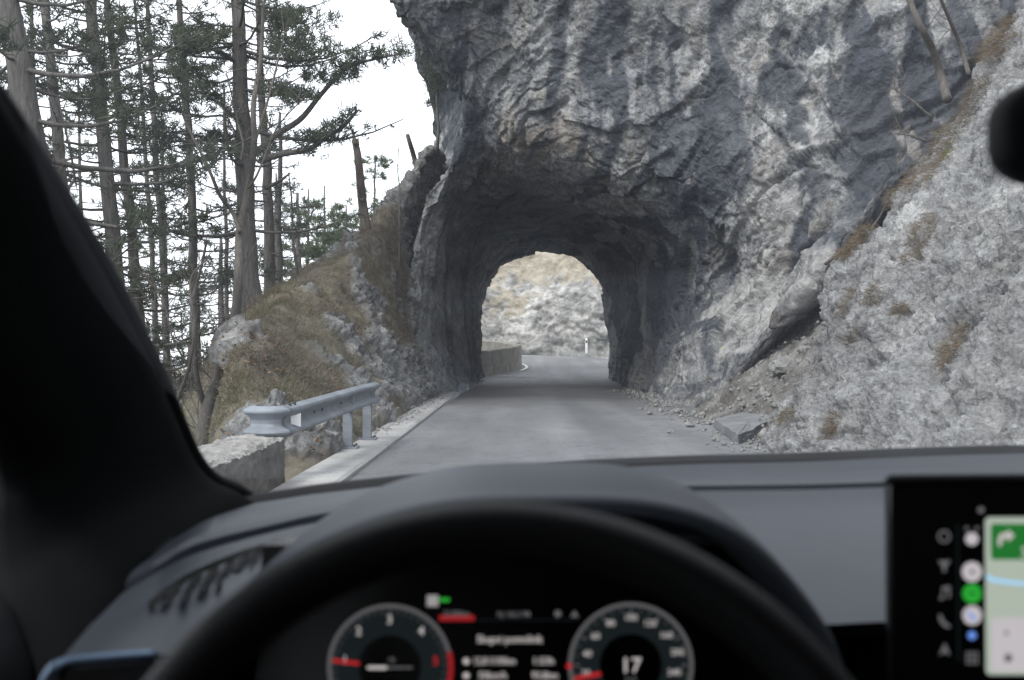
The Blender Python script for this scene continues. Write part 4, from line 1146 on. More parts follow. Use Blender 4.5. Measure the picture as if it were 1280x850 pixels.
sapling('broken_snag', 'short leaning dead snag below the overhanging rock', [
    ([(522, 216), (517, 195), (512, 178), (509, 168)], 7, 5)], 32, 'deadwood', twigs=4, tw_len=.2, group=None, cat='dead tree')
sapling('leafless_shrub', 'two thin grey stems rooted on the slope edge against the cliff', [
    ([(1186, 124), (1178, 95), (1168, 62), (1152, 30), (1136, -8)], 12, 7), ([(1213, 92), (1204, 60), (1190, 25), (1176, -8)], 6, 4)], 16.6, twigs=10, group=None, cat='shrub', tw_len=.6, rooted=False)
sapling('leafless_shrub', 'fallen dry twigs sticking out of the dry grass fringe', [
    ([(1166, 146), (1140, 124), (1116, 108)], 4, 2), ([(1160, 176), (1138, 168), (1120, 166)], 4, 2), ([(1032, 330), (1062, 305), (1092, 282), (1112, 250)], 4.5, 2.5)], 15.2, twigs=14, group=None, cat='shrub', tw_len=.35, rooted=False)
# thin pine crowns hanging behind the cliff's left edge
sapling('cliff_pine', 'small ragged pine growing beside the overhanging cliff edge', [
    ([(548, 160), (546, 130), (544, 100), (540, 70)], 4, 1.5)], 33, 'bark', twigs=10, group=None)
cp = [o for o in scene.objects if o.name.startswith('cliff_pine')][0]
C = []; D = []
for px, py, n in ((540, 90, 40), (546, 110, 30), (536, 72, 30), (543, 130, 16), (528, 62, 20), (512, 64, 14), (548, 100, 14)):
    for _ in range(n):
        C.append(np.array(P(px + rng.normal() * 6, py + rng.normal() * 4, 33 + rng.normal() * .5))); D.append(np.array([0, 0, .3]))
tufts_mesh('crown', np.array(C), np.array(D), M['needles'], cp, 9, .2, .03)

# low brush on the slope below the parapet
brush = MB()
for _ in range(420):
    y = rng.uniform(10, 22); x = -rng.uniform(4.8, 11); z = ground_z(x, y)
    d2 = rng.normal(size=3) * np.array([.5, .5, .2]) + [0, 0, .8]; d2 /= np.linalg.norm(d2); L = rng.uniform(.4, 1.5)
    p0 = np.array([x, y, z - .05]); p1 = p0 + d2 * L * .5; p2 = p0 + d2 * L + rng.normal(size=3) * .12
    brush.tube([p0, p1, p2], [.010, .007, .003], 3, False)
    for __ in range(2):
        d3 = d2 + rng.normal(size=3) * .6; brush.tube([p1, p1 + d3 * L * .4], [.006, .002], 3, False)
tag(brush.build('undergrowth', M['bark_grey'], None, True), 'tangle of bare twigs on the slope below the parapet', 'undergrowth', kind='stuff')
# ================================================================== THE CAR WE SIT IN
car = thing('car', 'dark interior of the car seen from the driver seat', 'car', (.37, 0, 0))
def W(p): return (p[0], p[1], p[2] + EYE)          # eye-relative to world
def cpart(o, parent=None):
    if parent is not None:
        o.parent = parent; o.matrix_parent_inverse = Matrix()
    return o

# ---- dashboard: rows from the windscreen base towards the driver, columns left to right
cols = {
    'l0': [(168, 712, .92), (160, 726, .87), (158, 737, .86), (120, 776, .77), (72, 830, .69), (50, 930, .69)],
    'l1': [(222, 670, 1.04), (206, 696, .92), (204, 708, .91), (182, 757, .81), (122, 821, .70), (110, 930, .70)],
    'l2': [(275, 638, 1.15), (252, 672, .97), (250, 686, .95), (236, 735, .85), (190, 817, .72), (180, 930, .72)],
    'l3': [(350, 624, 1.24), (345, 649, 1.02), (343, 661, 1.0), (332, 700, .92), (290, 817, .74), (285, 930, .74)],
    'l4': [(430, 613, 1.30), (430, 632, 1.05), (430, 643, 1.02), (425, 690, .97), (400, 830, .88), (400, 940, .88)],
    'c0': [(640, 592, 1.36), (640, 606, 1.08), (640, 614, 1.04), (640, 642, 1.0), (640, 760, .96), (640, 950, .96)],
    'c1': [(840, 581, 1.36), (840, 602, 1.08), (840, 611, 1.04), (840, 639, .97), (840, 775, .90), (840, 950, .90)],
    'r0': [(1000, 577, 1.36), (1000, 600, 1.08), (1000, 609, 1.04), (1000, 639, .97), (1000, 780, .80), (1000, 950, .80)],
    'r1': [(1280, 567, 1.36), (1280, 595, 1.08), (1280, 604, 1.04), (1280, 636, .97), (1280, 776, .80), (1280, 950, .80)]}
ctrl = []
for key, pts in cols.items():
    w, a, c, d, e, f = [np.array(P(*q)) for q in pts]
    dn = np.array([0, 0, -1.0])
    far0 = w + np.array([0, .10, -.03])
    row = [far0, w, w * .04 + a * .96 + [0, 0, .002], a + [0, -.004, -.004], a + [0, -.006, -.03], c + [0, .006, -.03], c + [0, .004, -.004],
           c * .9 + d * .1 , c * .12 + d * .88, d, d * .95 + e * .05 + [0, 0, .001], d * .06 + e * .94, e, e + [0, .004, -.012], e + [0, .05, -.03], f + [0, .08, 0]]
    ctrl.append(row)
last = np.array(ctrl[-1]).copy(); last[:, 0] = 1.12; last[:, 1] -= .05; ctrl.append(list(last))
DG = crpoly(np.array(ctrl), [6, 6, 6, 6, 12, 10, 8, 12, 16], 0)
r_in = lambda a, b: DG[:, a:b]
grid_mesh('dashboard_pad', DG[:, 0:5], M['dash'], car, sharp=35)
dash = grid_mesh('dashboard', DG[:, 4:13], M['dash'], car, sharp=35)
grid_mesh('lower_dashboard', DG[:, 12:16], M['dash_dark'], car, sharp=35)
# cowl strip at the windscreen base
cw = np.array([[p0 + np.array([0, .004, -.004]), p0 + np.array([0, .03, .006]), p0 + np.array([0, .05, .007]), p0 + np.array([0, .1, -.06])] for p0 in DG[:, 1]])
grid_mesh('cowl_strip', cw, M['black'], car)

# ---- left demister outlet: edge shadow and slot gaps laid on as black strips
dgf = crpoly(crpoly(DG, 3, 0), 4, 1, True).reshape(-1, 3)
du_ = 640 + dgf[:, 0] / dgf[:, 1] * FPX; dv_ = HOR - (dgf[:, 2] - EYE) / dgf[:, 1] * FPX
def on_dash(px, py, lift=.003):
    r2 = (du_ - px) ** 2 + (dv_ - py) ** 2
    k = np.argsort(r2)[:14]
    return np.array(P(px, py, dgf[k, 1].min() - lift))
shadow_line = np.array([[on_dash(px, py, .004), on_dash(px + 3, py + 7, .004)] for px, py in ((186, 752), (205, 735), (235, 716), (270, 700), (305, 686), (330, 679), (338, 680))])
vent = grid_mesh('vent_shadow_line', shadow_line, M['black'], car)
for xb, yb, xt, yt, w in ((188, 761, 199, 746, 9), (206, 756, 226, 724, 9), (229, 751, 250, 712, 9), (251, 742, 272, 703, 9), (273, 730, 292, 696, 8), (294, 716, 311, 690, 7), (313, 704, 326, 684, 6)):
    g3 = []
    for t2 in np.linspace(0, 1, 6):
        cx, cy = xb + (xt - xb) * t2, yb + (yt - yb) * t2
        g3.append([on_dash(cx - w / 2, cy), on_dash(cx + w / 2, cy + 1)])
    cpart(grid_mesh('vent_slot', np.array(g3), M['black'], car), vent)
# metal trim round the lower left air outlet
ao = MB().tube(lerp_path([P(50, 870, .67), P(66, 838, .672), P(84, 827, .68), P(130, 822, .69), P(196, 817, .705)], 5), .0042, 8).build('outlet_trim', M['trim'], car, True)
op = np.array([P(74, 872, .672), P(90, 834, .678), P(200, 824, .70), P(240, 872, .70)])
raw_mesh('air_outlet', np.vstack([op + [0, -.004, .0], op + [0, .05, -.01]]), [(0, 1, 2, 3), (0, 4, 5, 1), (1, 5, 6, 2), (2, 6, 7, 3)], M['black'], False, car)

# ---- binnacle hood over the instruments
arch = [(-.245, -.265), (-.232, -.215), (-.205, -.175), (-.165, -.139), (-.115, -.111), (-.05, -.093), (.03, -.089), (.10, -.0925), (.155, -.112), (.198, -.152), (.226, -.196), (.240, -.255)]
hood_rows = []
for d, k, dz in ((1.00, 1.04, -.024), (.95, 1.02, -.016), (.88, 1.0, -.010), (.80, .99, -.006), (.72, .98, -.0035), (.665, .975, -.004), (.655, .972, -.007), (.653, .965, -.013), (.66, .955, -.018), (.74, .94, -.026)):
    hood_rows.append([W((x * k * (1 + (d - .7) * .15), d + .10 * max(0, (abs(x) - .12)) , z + dz)) for x, z in arch])
HG = crpoly(crpoly(np.array(hood_rows), 3, 0), 5, 1)
grid_mesh('binnacle_hood', HG, M['dash'], car, flip=True)

# ---- instrument display
cl = raw_mesh('instrument_cluster', [W(v) for v in [(-.20, .755, -.36), (.20, .755, -.36), (.20, .80, -.155), (-.20, .80, -.155), (-.20, .80, -.36), (.20, .80, -.36), (.20, .84, -.155), (-.20, .84, -.155)]],
              [(0, 1, 2, 3), (7, 6, 5, 4), (1, 5, 6, 2), (0, 3, 7, 4), (3, 2, 6, 7), (4, 5, 1, 0)], M['screen_black'], False, car)
cp0 = np.array(W((0, .755, -.36))); cdir = np.array([0, .045, .205]); cdir /= np.linalg.norm(cdir); cnrm = np.array([0, -.205, .045]); cnrm /= np.linalg.norm(cnrm)
def on_plane(px, py, lift, p0=None, nrm=None):
    p0 = cp0 if p0 is None else p0; nrm = cnrm if nrm is None else nrm
    r = np.array([(px - 640) / FPX, 1.0, (HOR - py) / FPX]); o = np.array([0, 0, EYE])
    t = ((p0 + nrm * lift - o) @ nrm) / (r @ nrm)
    return o + r * t
def sub(o, parent): return cpart(o, parent)
def ring(name, cx, cy, r0, r1, a0, a1, mat, lift, parent, n=64, sq=1.0, **k):
    ts = np.linspace(R(a0), R(a1), n)
    g = np.array([[on_plane(cx + math.cos(t) * r, cy - math.sin(t) * r * sq, lift, **k) for r in (r0, r1)] for t in ts])
    return sub(grid_mesh(name, g, mat, car, smooth=False), parent)
def poly(name, pts, mat, lift, parent, **k):
    return sub(raw_mesh(name, [on_plane(x, y, lift, **k) for x, y in pts], [tuple(range(len(pts)))], mat, False, car), parent)
def disc(name, cx, cy, r, mat, lift, parent, **k):
    return poly(name, [(cx + math.cos(t) * r, cy + math.sin(t) * r) for t in np.linspace(0, 2 * math.pi, 20, endpoint=False)], mat, lift, parent, **k)
font = None
def text(name, s, cx, cy, h, mat, lift, parent, p0=None, nrm=None, sx=1.0, align='CENTER'):
    cu = bpy.data.curves.new('t', 'FONT'); cu.body = s; cu.size = 1.0; cu.align_x = align; cu.align_y = 'CENTER'; cu.resolution_u = 2; cu.offset = .01
    to = bpy.data.objects.new('t', cu); scene.collection.objects.link(to)
    bpy.context.view_layer.update()
    me = bpy.data.meshes.new_from_object(to.evaluated_get(bpy.context.evaluated_depsgraph_get()))
    bpy.data.objects.remove(to); bpy.data.curves.remove(cu)
    for v in me.vertices:
        v.co = Vector(on_plane(cx + v.co.x * h * 1.38 * sx, cy - v.co.y * h * 1.38, lift, p0, nrm))
    me.materials.clear(); me.materials.append(mat); me.name = name
    o = link(bpy.data.objects.new(name, me)); o.parent = parent; o.matrix_parent_inverse = Matrix()
    return o
L1, L2, L3 = .0012, .002, .003
for cx, cy, lab in ((488, 832, 'rev counter'), (788, 830, 'speedometer')):
    ring('dial_face', cx, cy, 40, 72, 0, 360, M['em_face'], L1, cl)
    ring('dial_rim', cx, cy, 73, 78, -60, 240, M['em_ring'], L2, cl)
    ring('dial_inner_ring', cx, cy, 39, 43, 0, 360, M['em_ring'], L2, cl).data.materials[0] = M['em_face']
    for a in range(-30, 211, 8 if cx < 600 else 10):
        big_t = (a % 30 == 0)
        c1, s1 = math.cos(R(a)), math.sin(R(a))
        r0, r1, w = (64, 70, .9) if big_t else (67, 70, .6)
        poly('dial_tick', [(cx + c1 * r0 - s1 * w, cy - s1 * r0 - c1 * w), (cx + c1 * r1 - s1 * w, cy - s1 * r1 - c1 * w), (cx + c1 * r1 + s1 * w, cy - s1 * r1 + c1 * w), (cx + c1 * r0 + s1 * w, cy - s1 * r0 + c1 * w)], M['em_dim'], L2, cl)
ring('red_zone', 488, 832, 73, 79, -40, 14, M['em_darkred'], L3, cl, 24)
for s, x, y in (('1', 432, 824), ('2', 449, 788), ('3', 487.5, 774), ('4', 527, 788)):
    text('dial_number', s, x, y, 11, M['em_white'], L3, cl)
text('dial_number', '5', 545, 825, 11, M['em_red'], L3, cl)
poly('needle', [(416, 822), (450, 826), (450, 830), (416, 826)], M['em_red'], L3 + .0006, cl)
poly('gauge_bar', [(460, 831), (484, 831), (484, 835), (460, 835)], M['em_white'], L3, cl)
poly('gauge_bar', [(484, 832), (516, 832), (516, 834), (484, 834)], M['em_dim'], L3, cl)
text('gauge_symbol', '70', 490, 824, 6, M['em_dim'], L3, cl)
for s, x, y in (('20', 732, 840), ('40', 734, 816), ('60', 744, 794), ('80', 763, 778), ('100', 788, 771), ('120', 812, 778), ('160', 832, 793), ('200', 846, 814), ('240', 842, 839)):
    text('dial_number', s, x, y, 8, M['em_white'], L3, cl)
poly('needle', [(716, 845), (750, 838), (751, 843), (718, 849)], M['em_red'], L3 + .0006, cl)
disc('speed_marker', 711, 831, 3.6, M['em_red'], L3 + .0004, cl)
text('speed_readout', '17', 788, 831, 19, M['em_white'], L3, cl)
text('speed_unit', 'km/h', 788, 847, 5, M['em_dim'], L3, cl)
text('display_text', 'Skupni pomnilnik', 637, 798, 10, M['em_white'], L3, cl, sx=.86)
text('display_text', '12,8 l/100km', 618, 825, 9, M['em_white'], L3, cl, sx=.82)
text('display_text', '1:53h', 679, 825, 9, M['em_white'], L3, cl)
text('display_text', '50km/h', 616, 843, 9, M['em_white'], L3, cl, sx=.95)
text('display_text', '93,8km', 681, 843, 9, M['em_white'], L3, cl, sx=.9)
disc('display_symbol', 583, 825, 3.8, M['em_white'], L3, cl); disc('display_symbol', 583, 843, 3.8, M['em_white'], L3, cl)
poly('tab_highlight', [(549, 768), (593, 768), (593, 775), (549, 775)], M['em_darkred'], L2, cl)
text('tab_text', '22,080km', 571, 766, 7, M['em_dim'], L3, cl, sx=.85)
text('tab_text', 'Nj 106,2 FM', 642, 767, 7, M['em_dim'], L3, cl, sx=.85)
poly('tab_rule', [(593, 773), (724, 773), (724, 774.4), (593, 774.4)], M['em_face'], L2, cl)
disc('tab_symbol', 697, 766, 4, M['em_dim'], L2, cl); poly('tab_symbol', [(713, 770), (723, 770), (718, 762)], M['em_dim'], L2, cl)
poly('light_symbol', [(534, 743), (548, 743), (548, 757), (534, 757)], M['em_mid'], L2, cl)
poly('light_symbol', [(549, 746.5), (562, 746.5), (562, 751), (549, 751)], M['em_green'], L2, cl)

# ---- infotainment screen
n2 = np.array([-.10, -.985, .14]); n2 /= np.linalg.norm(n2)
s0 = np.array(P(1112, 603, .70))
k2 = dict(p0=s0, nrm=n2)
o4 = [on_plane(1112, 603, 0, **k2), on_plane(1113, 900, 0, **k2), on_plane(1560, 900, 0, **k2), on_plane(1560, 600, 0, **k2)]
scr = raw_mesh('infotainment_screen', np.vstack([o4, np.array(o4) - n2 * .018]), [(0, 1, 2, 3), (7, 6, 5, 4), (0, 4, 5, 1), (3, 7, 4, 0), (2, 6, 7, 3), (1, 5, 6, 2)], M['screen_black'], False, car)
bevel(scr, .003, 2)
fo = [on_plane(1109, 604.5, -.002, **k2), on_plane(1112, 599, -.002, **k2), on_plane(1560, 596, -.002, **k2)]
sub(MB().tube(fo, .0035, 6).build('screen_frame', M['dash_dark'], car, True), scr)
def rrect(x0, y0, x1, y1, r, n=5):
    out = []
    for cx, cy, a0 in ((x1 - r, y0 + r, 270), (x1 - r, y1 - r, 0), (x0 + r, y1 - r, 90), (x0 + r, y0 + r, 180)):
        for k in range(n + 1):
            a = R(a0 + 90 * k / n); out.append((cx + math.cos(a) * r, cy + math.sin(a) * r))
    return out
poly('map_area', rrect(1230, 646, 1540, 842, 6), M['em_map'], L1, scr, **k2)
poly('route_header', rrect(1237, 654, 1480, 699, 4), M['em_header'], L2, scr, **k2)
poly('turn_arrow', [(1246, 682), (1246, 672), (1250, 666), (1258, 665), (1258, 661), (1267, 669), (1258, 677), (1258, 672), (1252, 673), (1250, 682)], M['em_white'], L3, scr, **k2)
text('route_text', 'S', 1279, 690, 14, M['em_white'], L3, scr, **k2)
poly('river_line', [(1232, 717), (1240, 722), (1260, 725), (1300, 729), (1300, 732), (1260, 729), (1238, 726), (1231, 721)], M['em_river'], L2, scr, **k2)
poly('map_card', rrect(1237, 771, 1480, 838, 5), M['em_card'], L2, scr, **k2)
disc('card_symbol', 1258, 821, 5.5, M['em_dim'], L3, scr, **k2); disc('card_symbol', 1256, 790, 2.6, M['em_dim'], L3, scr, **k2)
disc('app_icon', 1213.5, 714, 12.5, M['em_card'], L2, scr, **k2); disc('app_symbol', 1214, 714, 3, M['em_dim'], L3, scr, **k2)
disc('app_icon', 1213.5, 741, 12, M['em_green'], L2, scr, **k2); ring('app_symbol', 1213.5, 745, 4, 6, 30, 150, M['em_face'], L3, scr, 10, **k2)
disc('app_icon', 1213.5, 768, 12, M['em_card'], L2, scr, **k2); poly('app_symbol', [(1210, 762), (1213, 767), (1219, 772), (1216, 775), (1208, 767)], M['em_blue'], L3, scr, **k2)
disc('app_icon', 1213, 793, 5, M['em_blue'], L2, scr, **k2)
for gx in (-1, 0, 1):
    for gy in (-1, 0, 1):
        poly('grid_dot', rrect(1213 + gx * 5.6 - 2, 821 + gy * 5.6 - 2, 1213 + gx * 5.6 + 2, 821 + gy * 5.6 + 2, .8, 2), M['em_dim'], L2, scr, **k2)
disc('app_icon', 1213.5, 673, 8, M['em_card'], L2, scr, **k2)
disc('status_symbol', 1207, 660, 2.4, M['em_dim'], L2, scr, **k2); disc('status_symbol', 1220, 660, 2.4, M['em_dim'], L2, scr, **k2); disc('status_symbol', 1225, 637, 4, M['em_dim'], L2, scr, **k2)
poly('divider_line', [(1195, 655), (1197, 655), (1197, 825), (1195, 825)], M['em_face'], L2, scr, **k2)
ring('menu_icon', 1179, 670, 5.5, 8, 0, 360, M['em_dim'], L2, scr, 20, **k2)
poly('menu_icon', [(1171, 700), (1187, 700), (1181, 708), (1181, 714), (1177, 714), (1177, 708)], M['em_dim'], L2, scr, **k2)
poly('menu_icon', [(1176, 733), (1186, 731), (1186, 746), (1183, 747), (1183, 736), (1178, 737), (1178, 748), (1173, 749), (1173, 745), (1176, 744)], M['em_dim'], L2, scr, **k2)
poly('menu_icon', [(1172, 767), (1175, 767), (1178, 775), (1186, 781), (1185, 784), (1178, 782), (1172, 774)], M['em_dim'], L2, scr, **k2)
poly('menu_icon', [(1179, 802), (1186, 818), (1179, 814), (1172, 818)], M['em_dim'], L2, scr, **k2)

# ---- steering wheel
wt_ = R(25)
wc = np.array(W((-.006, .40, -.246)))
wu = np.array([0, math.sin(wt_), math.cos(wt_)]); wx_ = np.array([1.0, 0, 0]); wn_ = np.array([0, -math.cos(wt_), math.sin(wt_)])
Rw = .178
g = []
for t in np.linspace(0, 2 * math.pi, 97)[:-1]:
    rd = wx_ * math.cos(t) + wu * math.sin(t)
    flat = 1.0 if math.sin(t) > -.75 else 1 - .06 * (-.75 - math.sin(t)) / .25
    cc = wc + rd * Rw * flat
    g.append([cc + rd * math.cos(a) * .0135 + wn_ * math.sin(a) * .0165 for a in np.linspace(0, 2 * math.pi, 21)[:-1]])
g.append(g[0])
wheel = grid_mesh('steering_wheel', np.array(g), M['leather'], car, closed_u=True)
hub = MB()
hv = []
for k, (r, h) in enumerate(((.0, .034), (.045, .033), (.068, .026), (.078, .008), (.075, -.02), (.0, -.03))):
    hv.append([wc + (wx_ * math.cos(a) * 1.12 + wu * math.sin(a)) * r + wn_ * (h - .02) for a in np.linspace(0, 2 * math.pi, 33)[:-1]])
sub(grid_mesh('airbag_cover', np.array(hv), M['black'], car, closed_u=True), wheel)
for a in (R(2), R(178), R(270)):
    rd = wx_ * math.cos(a) + wu * math.sin(a); tn = np.cross(wn_, rd)
    rows2 = []
    for r, w, h in ((.06, .032, -.004), (.10, .026, -.010), (.14, .022, -.006), (.176, .026, .0)):
        rows2.append([wc + rd * r + tn * w * math.cos(b) + wn_ * (h + .007 * math.sin(b)) for b in np.linspace(0, 2 * math.pi, 17)[:-1]])
    sub(grid_mesh('spoke', np.array(rows2), M['black'], car, closed_u=True), wheel)
# column shroud and stalk behind the wheel
MB().tube([wc - wn_ * .03, wc - wn_ * .16, wc - wn_ * .32], [.05, .055, .06], 16).build('steering_column', M['dash_dark'], car, True)
MB().tube([W((.05, .52, -.34)), W((.14, .53, -.33)), W((.21, .52, -.30))], [.010, .009, .012], 8).build('wiper_stalk', M['black'], car, True)
MB().tube([W((-.05, .52, -.34)), W((-.14, .53, -.335)), W((-.20, .52, -.32))], [.010, .009, .012], 8).build('indicator_stalk', M['black'], car, True)

# ---- A pillars, left with its window frame
inner = [P(230, 850, 1.1), P(300, 720, 1.2), P(322, 648, 1.25), P(296, 620, 1.21), P(262, 604, 1.18), P(240, 578, 1.15), P(222, 540, 1.11), P(188, 462, 1.04), P(130, 352, .92), (P(62, 243, .78)), P(0, 152, .65), P(-120, 0, .48), P(-320, -240, .33)]
outer = [P(90, 980, .84), P(75, 930, .85), P(60, 860, .86), P(45, 800, .88), P(30, 745, .90), P(18, 700, .92), P(11, 640, .92), P(9, 590, .90), P(-40, 500, .80), P(-160, 360, .66), P(-240, 250, .54), P(-420, 60, .38), P(-700, -240, .26)]
rows2 = []
for a, b in zip(inner, outer):
    a, b = np.array(a), np.array(b); m = (a + b) / 2
    ax = b - a; L = np.linalg.norm(ax); ax /= L
    tocam = np.array([0, 0, EYE]) - m; tocam -= ax * (tocam @ ax); tocam /= np.linalg.norm(tocam)
    rr = []
    for s, h in ((.0, .012), (.02, .024), (.07, .036), (.18, .046), (.45, .052), (.75, .046), (.93, .03), (1.0, .008), (.97, -.03), (.6, -.06), (.2, -.05), (.03, -.012)):
        rr.append(a + ax * L * s + tocam * (h - .012))
    rows2.append(rr)
PG = crpoly(np.array(rows2), 5, 0)
pil = grid_mesh('windscreen_pillar', PG, M['pillar'], car, closed_u=True)
seal = MB().tube([p + np.array([.002, .012, .004]) for p in crpoly(np.array(inner), 5)], .008, 6).build('rubber_seal', M['black'], car, True); sub(seal, pil)
# right pillar mirrored about the car's centre line
PM = PG.copy(); PM[..., 0] = .74 - PM[..., 0] + .06
grid_mesh('windscreen_pillar', PM, M['pillar'], car, closed_u=True, flip=True)

# ---- door tops, roof, rear bulkhead, so that the cabin is as dark as it is
def slabm(name, corners_top, thick, mat):
    c = np.array(corners_top, float); n = np.cross(c[1] - c[0], c[3] - c[0]); n /= np.linalg.norm(n)
    vs = np.vstack([c, c - n * thick])
    o = raw_mesh(name, vs, [(0, 1, 2, 3), (7, 6, 5, 4), (0, 4, 5, 1), (1, 5, 6, 2), (2, 6, 7, 3), (3, 7, 4, 0)], mat, False, car)
    return bevel(o, .012, 3)
XL, XR = -.56, 1.36
# door card: a rounded top ledge
def door(x0, sg):
    sec2 = [(0, -.98), (.02, -.30), (.05, -.245), (.09, -.225), (.13, -.235), (.16, -.27), (.17, -.34), (.15, -.5), (.16, -1.0)]
    yy = np.linspace(.95, -1.4, 12)
    return grid_mesh('door_panel', np.array([[W((x0 + sg * a, y, b)) for a, b in sec2] for y in yy]), M['dash_dark'], car, flip=(sg > 0), sharp=50)
door(XL - .02, 1); door(XR + .02, -1)
RZ = .36
roof = []
for y, z in ((.42, .30), (.36, .33), (.1, .37), (-.6, .39), (-1.3, .36), (-1.9, .25)):
    roof.append([W((x, y, z - .10 * ((x - .40) / .9) ** 4)) for x in np.linspace(XL + .06, XR - .06, 15)])
RG = np.array(roof)
grid_mesh('headliner', RG, M['headliner'], car)
ext = RG + np.array([0, 0, .045]); grid_mesh('roof_panel', ext, M['paint'], car, flip=True)
grid_mesh('windscreen_header', np.array([RG[0], RG[0] + [0, .06, .01], RG[0] + [0, .05, .05], RG[0] + [0, 0, .045]]), M['headliner'], car)
for x in (XL + .03, XR - .03):
    slabm('roof_rail', [W((x - .04, .45, .26)), W((x + .04, .45, .26)), W((x + .04, -1.8, .24)), W((x - .04, -1.8, .24))], .05, M['headliner'])
    slabm('centre_pillar', [W((x - .03, -.35, .26)), W((x + .03, -.35, .26)), W((x + .03, -.30, -.5)), W((x - .03, -.30, -.5))], .12, M['headliner'])
# unseen solid panels added to keep daylight out from behind
for x in (XL + .01, XR - .01):
    slabm('rear_side_blocker', [W((x - .02, -.62, .28)), W((x + .02, -.62, .28)), W((x + .02, -2.15, .2)), W((x - .02, -2.15, .2))], .62, M['headliner'])
slabm('tailgate_blocker', [W((XL + .03, -1.88, .27)), W((XR - .03, -1.88, .27)), W((XR, -2.18, -.15)), W((XL, -2.18, -.15))], .05, M['headliner'])
# windscreen glass, gently curved
wsg = []
for t in np.linspace(0, 1, 9):
    y = 1.42 + (.40 - 1.42) * t; z = -.17 + (.32 + .17) * t
    wsg.append([W((x, y - .12 * ((x - .40) / .9) ** 2, z - .012 * 4 * t * (t - 1) - .05 * ((x - .4) / .9) ** 4 * t)) for x in np.linspace(XL + .1, XR - .1, 17)])
grid_mesh('windscreen', np.array(wsg), M['glass'], car)
for x in (XL - .01, XR + .01):
    raw_mesh('side_window', [W((x, .72, -.24)), W((x, -1.2, -.24)), W((x * .9 + .04, -1.0, .26)), W((x * .9 + .04, .38, .26))], [(0, 1, 2, 3)], M['glass'], False, car)
# front seats
for x in (.0, .76):
    st = []
    for z, y, w in ((-.95, -.05, .24), (-.80, .0, .25), (-.72, -.02, .25), (-.70, -.30, .25), (-.55, -.42, .25), (-.2, -.50, .24), (.0, -.54, .20), (.02, -.60, .18), (-.2, -.64, .22), (-.9, -.55, .24)):
        st.append([W((x + w * s, y + .04 * (s ** 2), z)) for s in np.linspace(-1, 1, 9)])
    grid_mesh('seat', np.array(st), M['seat'], car)
# rear bench and rear bulkhead
slabm('rear_bench', [W((XL + .1, -1.55, -.15)), W((XR - .1, -1.55, -.15)), W((XR - .1, -1.35, -.75)), W((XL + .1, -1.35, -.75))], .15, M['seat'])
slabm('cabin_floor', [W((XL, 1.0, -1.02)), W((XR, 1.0, -1.02)), W((XR, -1.9, -1.02)), W((XL, -1.9, -1.02))], .06, M['headliner'])
slabm('firewall', [W((XL, 1.05, -.28)), W((XR, 1.05, -.28)), W((XR, .95, -1.02)), W((XL, .95, -1.02))], .04, M['black'])
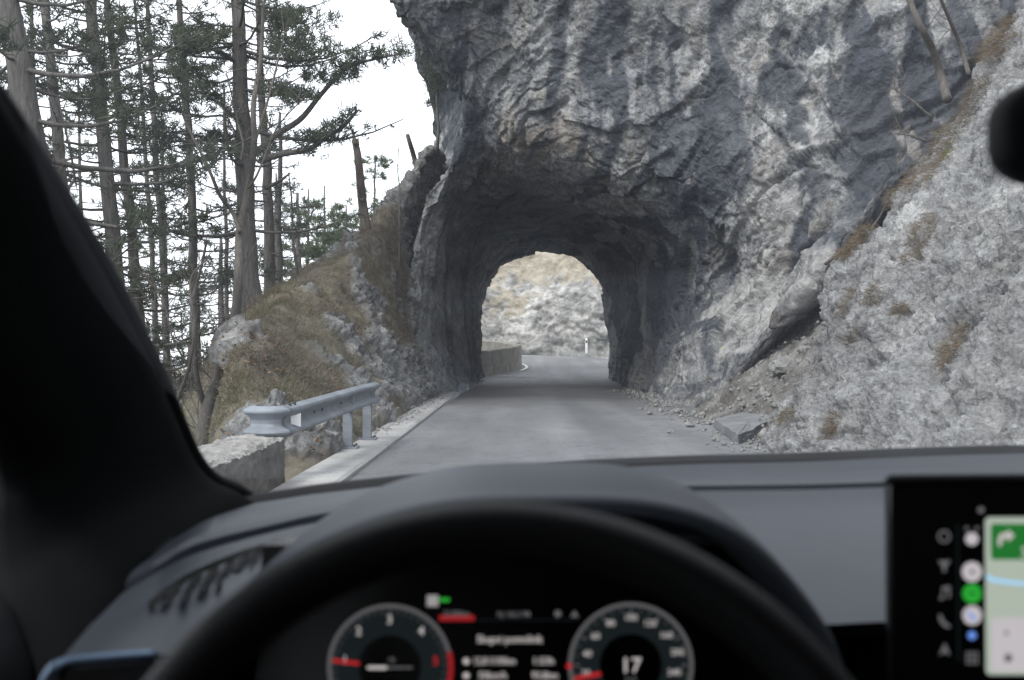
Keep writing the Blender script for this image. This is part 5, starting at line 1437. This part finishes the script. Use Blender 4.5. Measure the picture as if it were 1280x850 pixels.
# body below the glass: bonnet, wings, wheels
bon = []
for y, z in ((1.46, -.215), (1.8, -.255), (2.2, -.32), (2.6, -.43), (2.78, -.56), (2.82, -.80), (2.75, -1.05)):
    bon.append([W((x, y - .10 * ((x - .40) / .9) ** 2, z - .09 * ((x - .4) / .9) ** 4)) for x in np.linspace(XL, XR, 17)])
grid_mesh('bonnet', np.array(bon), M['paint'], car)
for x, sg in ((XL - .03, -1), (XR + .03, 1)):
    sd = []
    for y in np.linspace(2.7, -2.2, 30):
        fz = -.26 if y < 1.0 else -.26 - .16 * (y - 1.0)
        lift = 0
        for wy in (1.75, -1.15):
            if abs(y - wy) < .38: lift = max(lift, math.sqrt(.38 ** 2 - (y - wy) ** 2))
        sd.append([W((x + sg * .0, y, fz)), W((x + sg * .05, y, min(fz - .06, -.35))), W((x + sg * .06, y, -.5)), W((x + sg * .04, y, -.98 + lift * .75))])
    grid_mesh('body_side', np.array(sd), M['paint'], car, flip=(sg < 0))
    for wy in (1.75, -1.15):
        w = MB()
        cx = x - sg * .06
        prof2 = [(.0, .20), (.09, .21), (.105, .24), (.11, .30), (.10, .325), (-.10, .325), (-.11, .30), (-.09, .21)]
        gg = np.array([[(cx + sg * a, wy + r * math.cos(t), .325 + r * math.sin(t)) for a, r in prof2[1:]] for t in np.linspace(0, 2 * math.pi, 33)])
        ty = grid_mesh('wheel', gg, M['tyre'], car)
        sub(MB().tube([(cx + sg * .02, wy, .325), (cx + sg * .09, wy, .325)], [.205, .20], 24).build('rim', M['alloy'], car, True, 40), ty)
slabm('tail', [W((XL, -2.2, -.1)), W((XR, -2.2, -.1)), W((XR, -2.2, -1.0)), W((XL, -2.2, -1.0))], .05, M['paint'])

# ---- rear view mirror
mc = np.array(W((.386, .56, .125)))
mg = []
for t, k in ((-.030, .55), (-.028, .86), (-.018, .98), (-.006, 1.0), (.002, .985), (.006, .95)):
    row = []
    for a in np.linspace(0, 2 * math.pi, 49)[:-1]:
        ca, sa = math.cos(a), math.sin(a)
        ex = .4
        row.append(mc + np.array([math.copysign(abs(ca) ** ex, ca) * .112 * k, -t * -1, math.copysign(abs(sa) ** .62, sa) * .033 * k]))
    mg.append(row)
mg = np.array(mg); mg[..., 1] = mc[1] - (mg[..., 1] - mc[1])
caps = np.concatenate([np.repeat(mg[:1].mean(1, keepdims=True), 48, 1), mg, np.repeat(mg[-1:].mean(1, keepdims=True), 48, 1)], 0)
mir = grid_mesh('rear_view_mirror', caps, M['black'], car, closed_u=True, sharp=60)
sub(MB().tube([mc + [0, .02, 0], mc + [.0, .05, .05], W((.38, .64, .225))], [.012, .010, .016], 8).build('mirror_stem', M['black'], car, True), mir)
mgl = [mc + np.array([math.copysign(abs(math.cos(a)) ** .4, math.cos(a)) * .102, -.0085, math.copysign(abs(math.sin(a)) ** .62, math.sin(a)) * .026]) for a in np.linspace(0, 2 * math.pi, 49)[:-1]]
sub(raw_mesh('mirror_glass', mgl, [tuple(range(48))], M['mirror_glass'], False, car), mir)
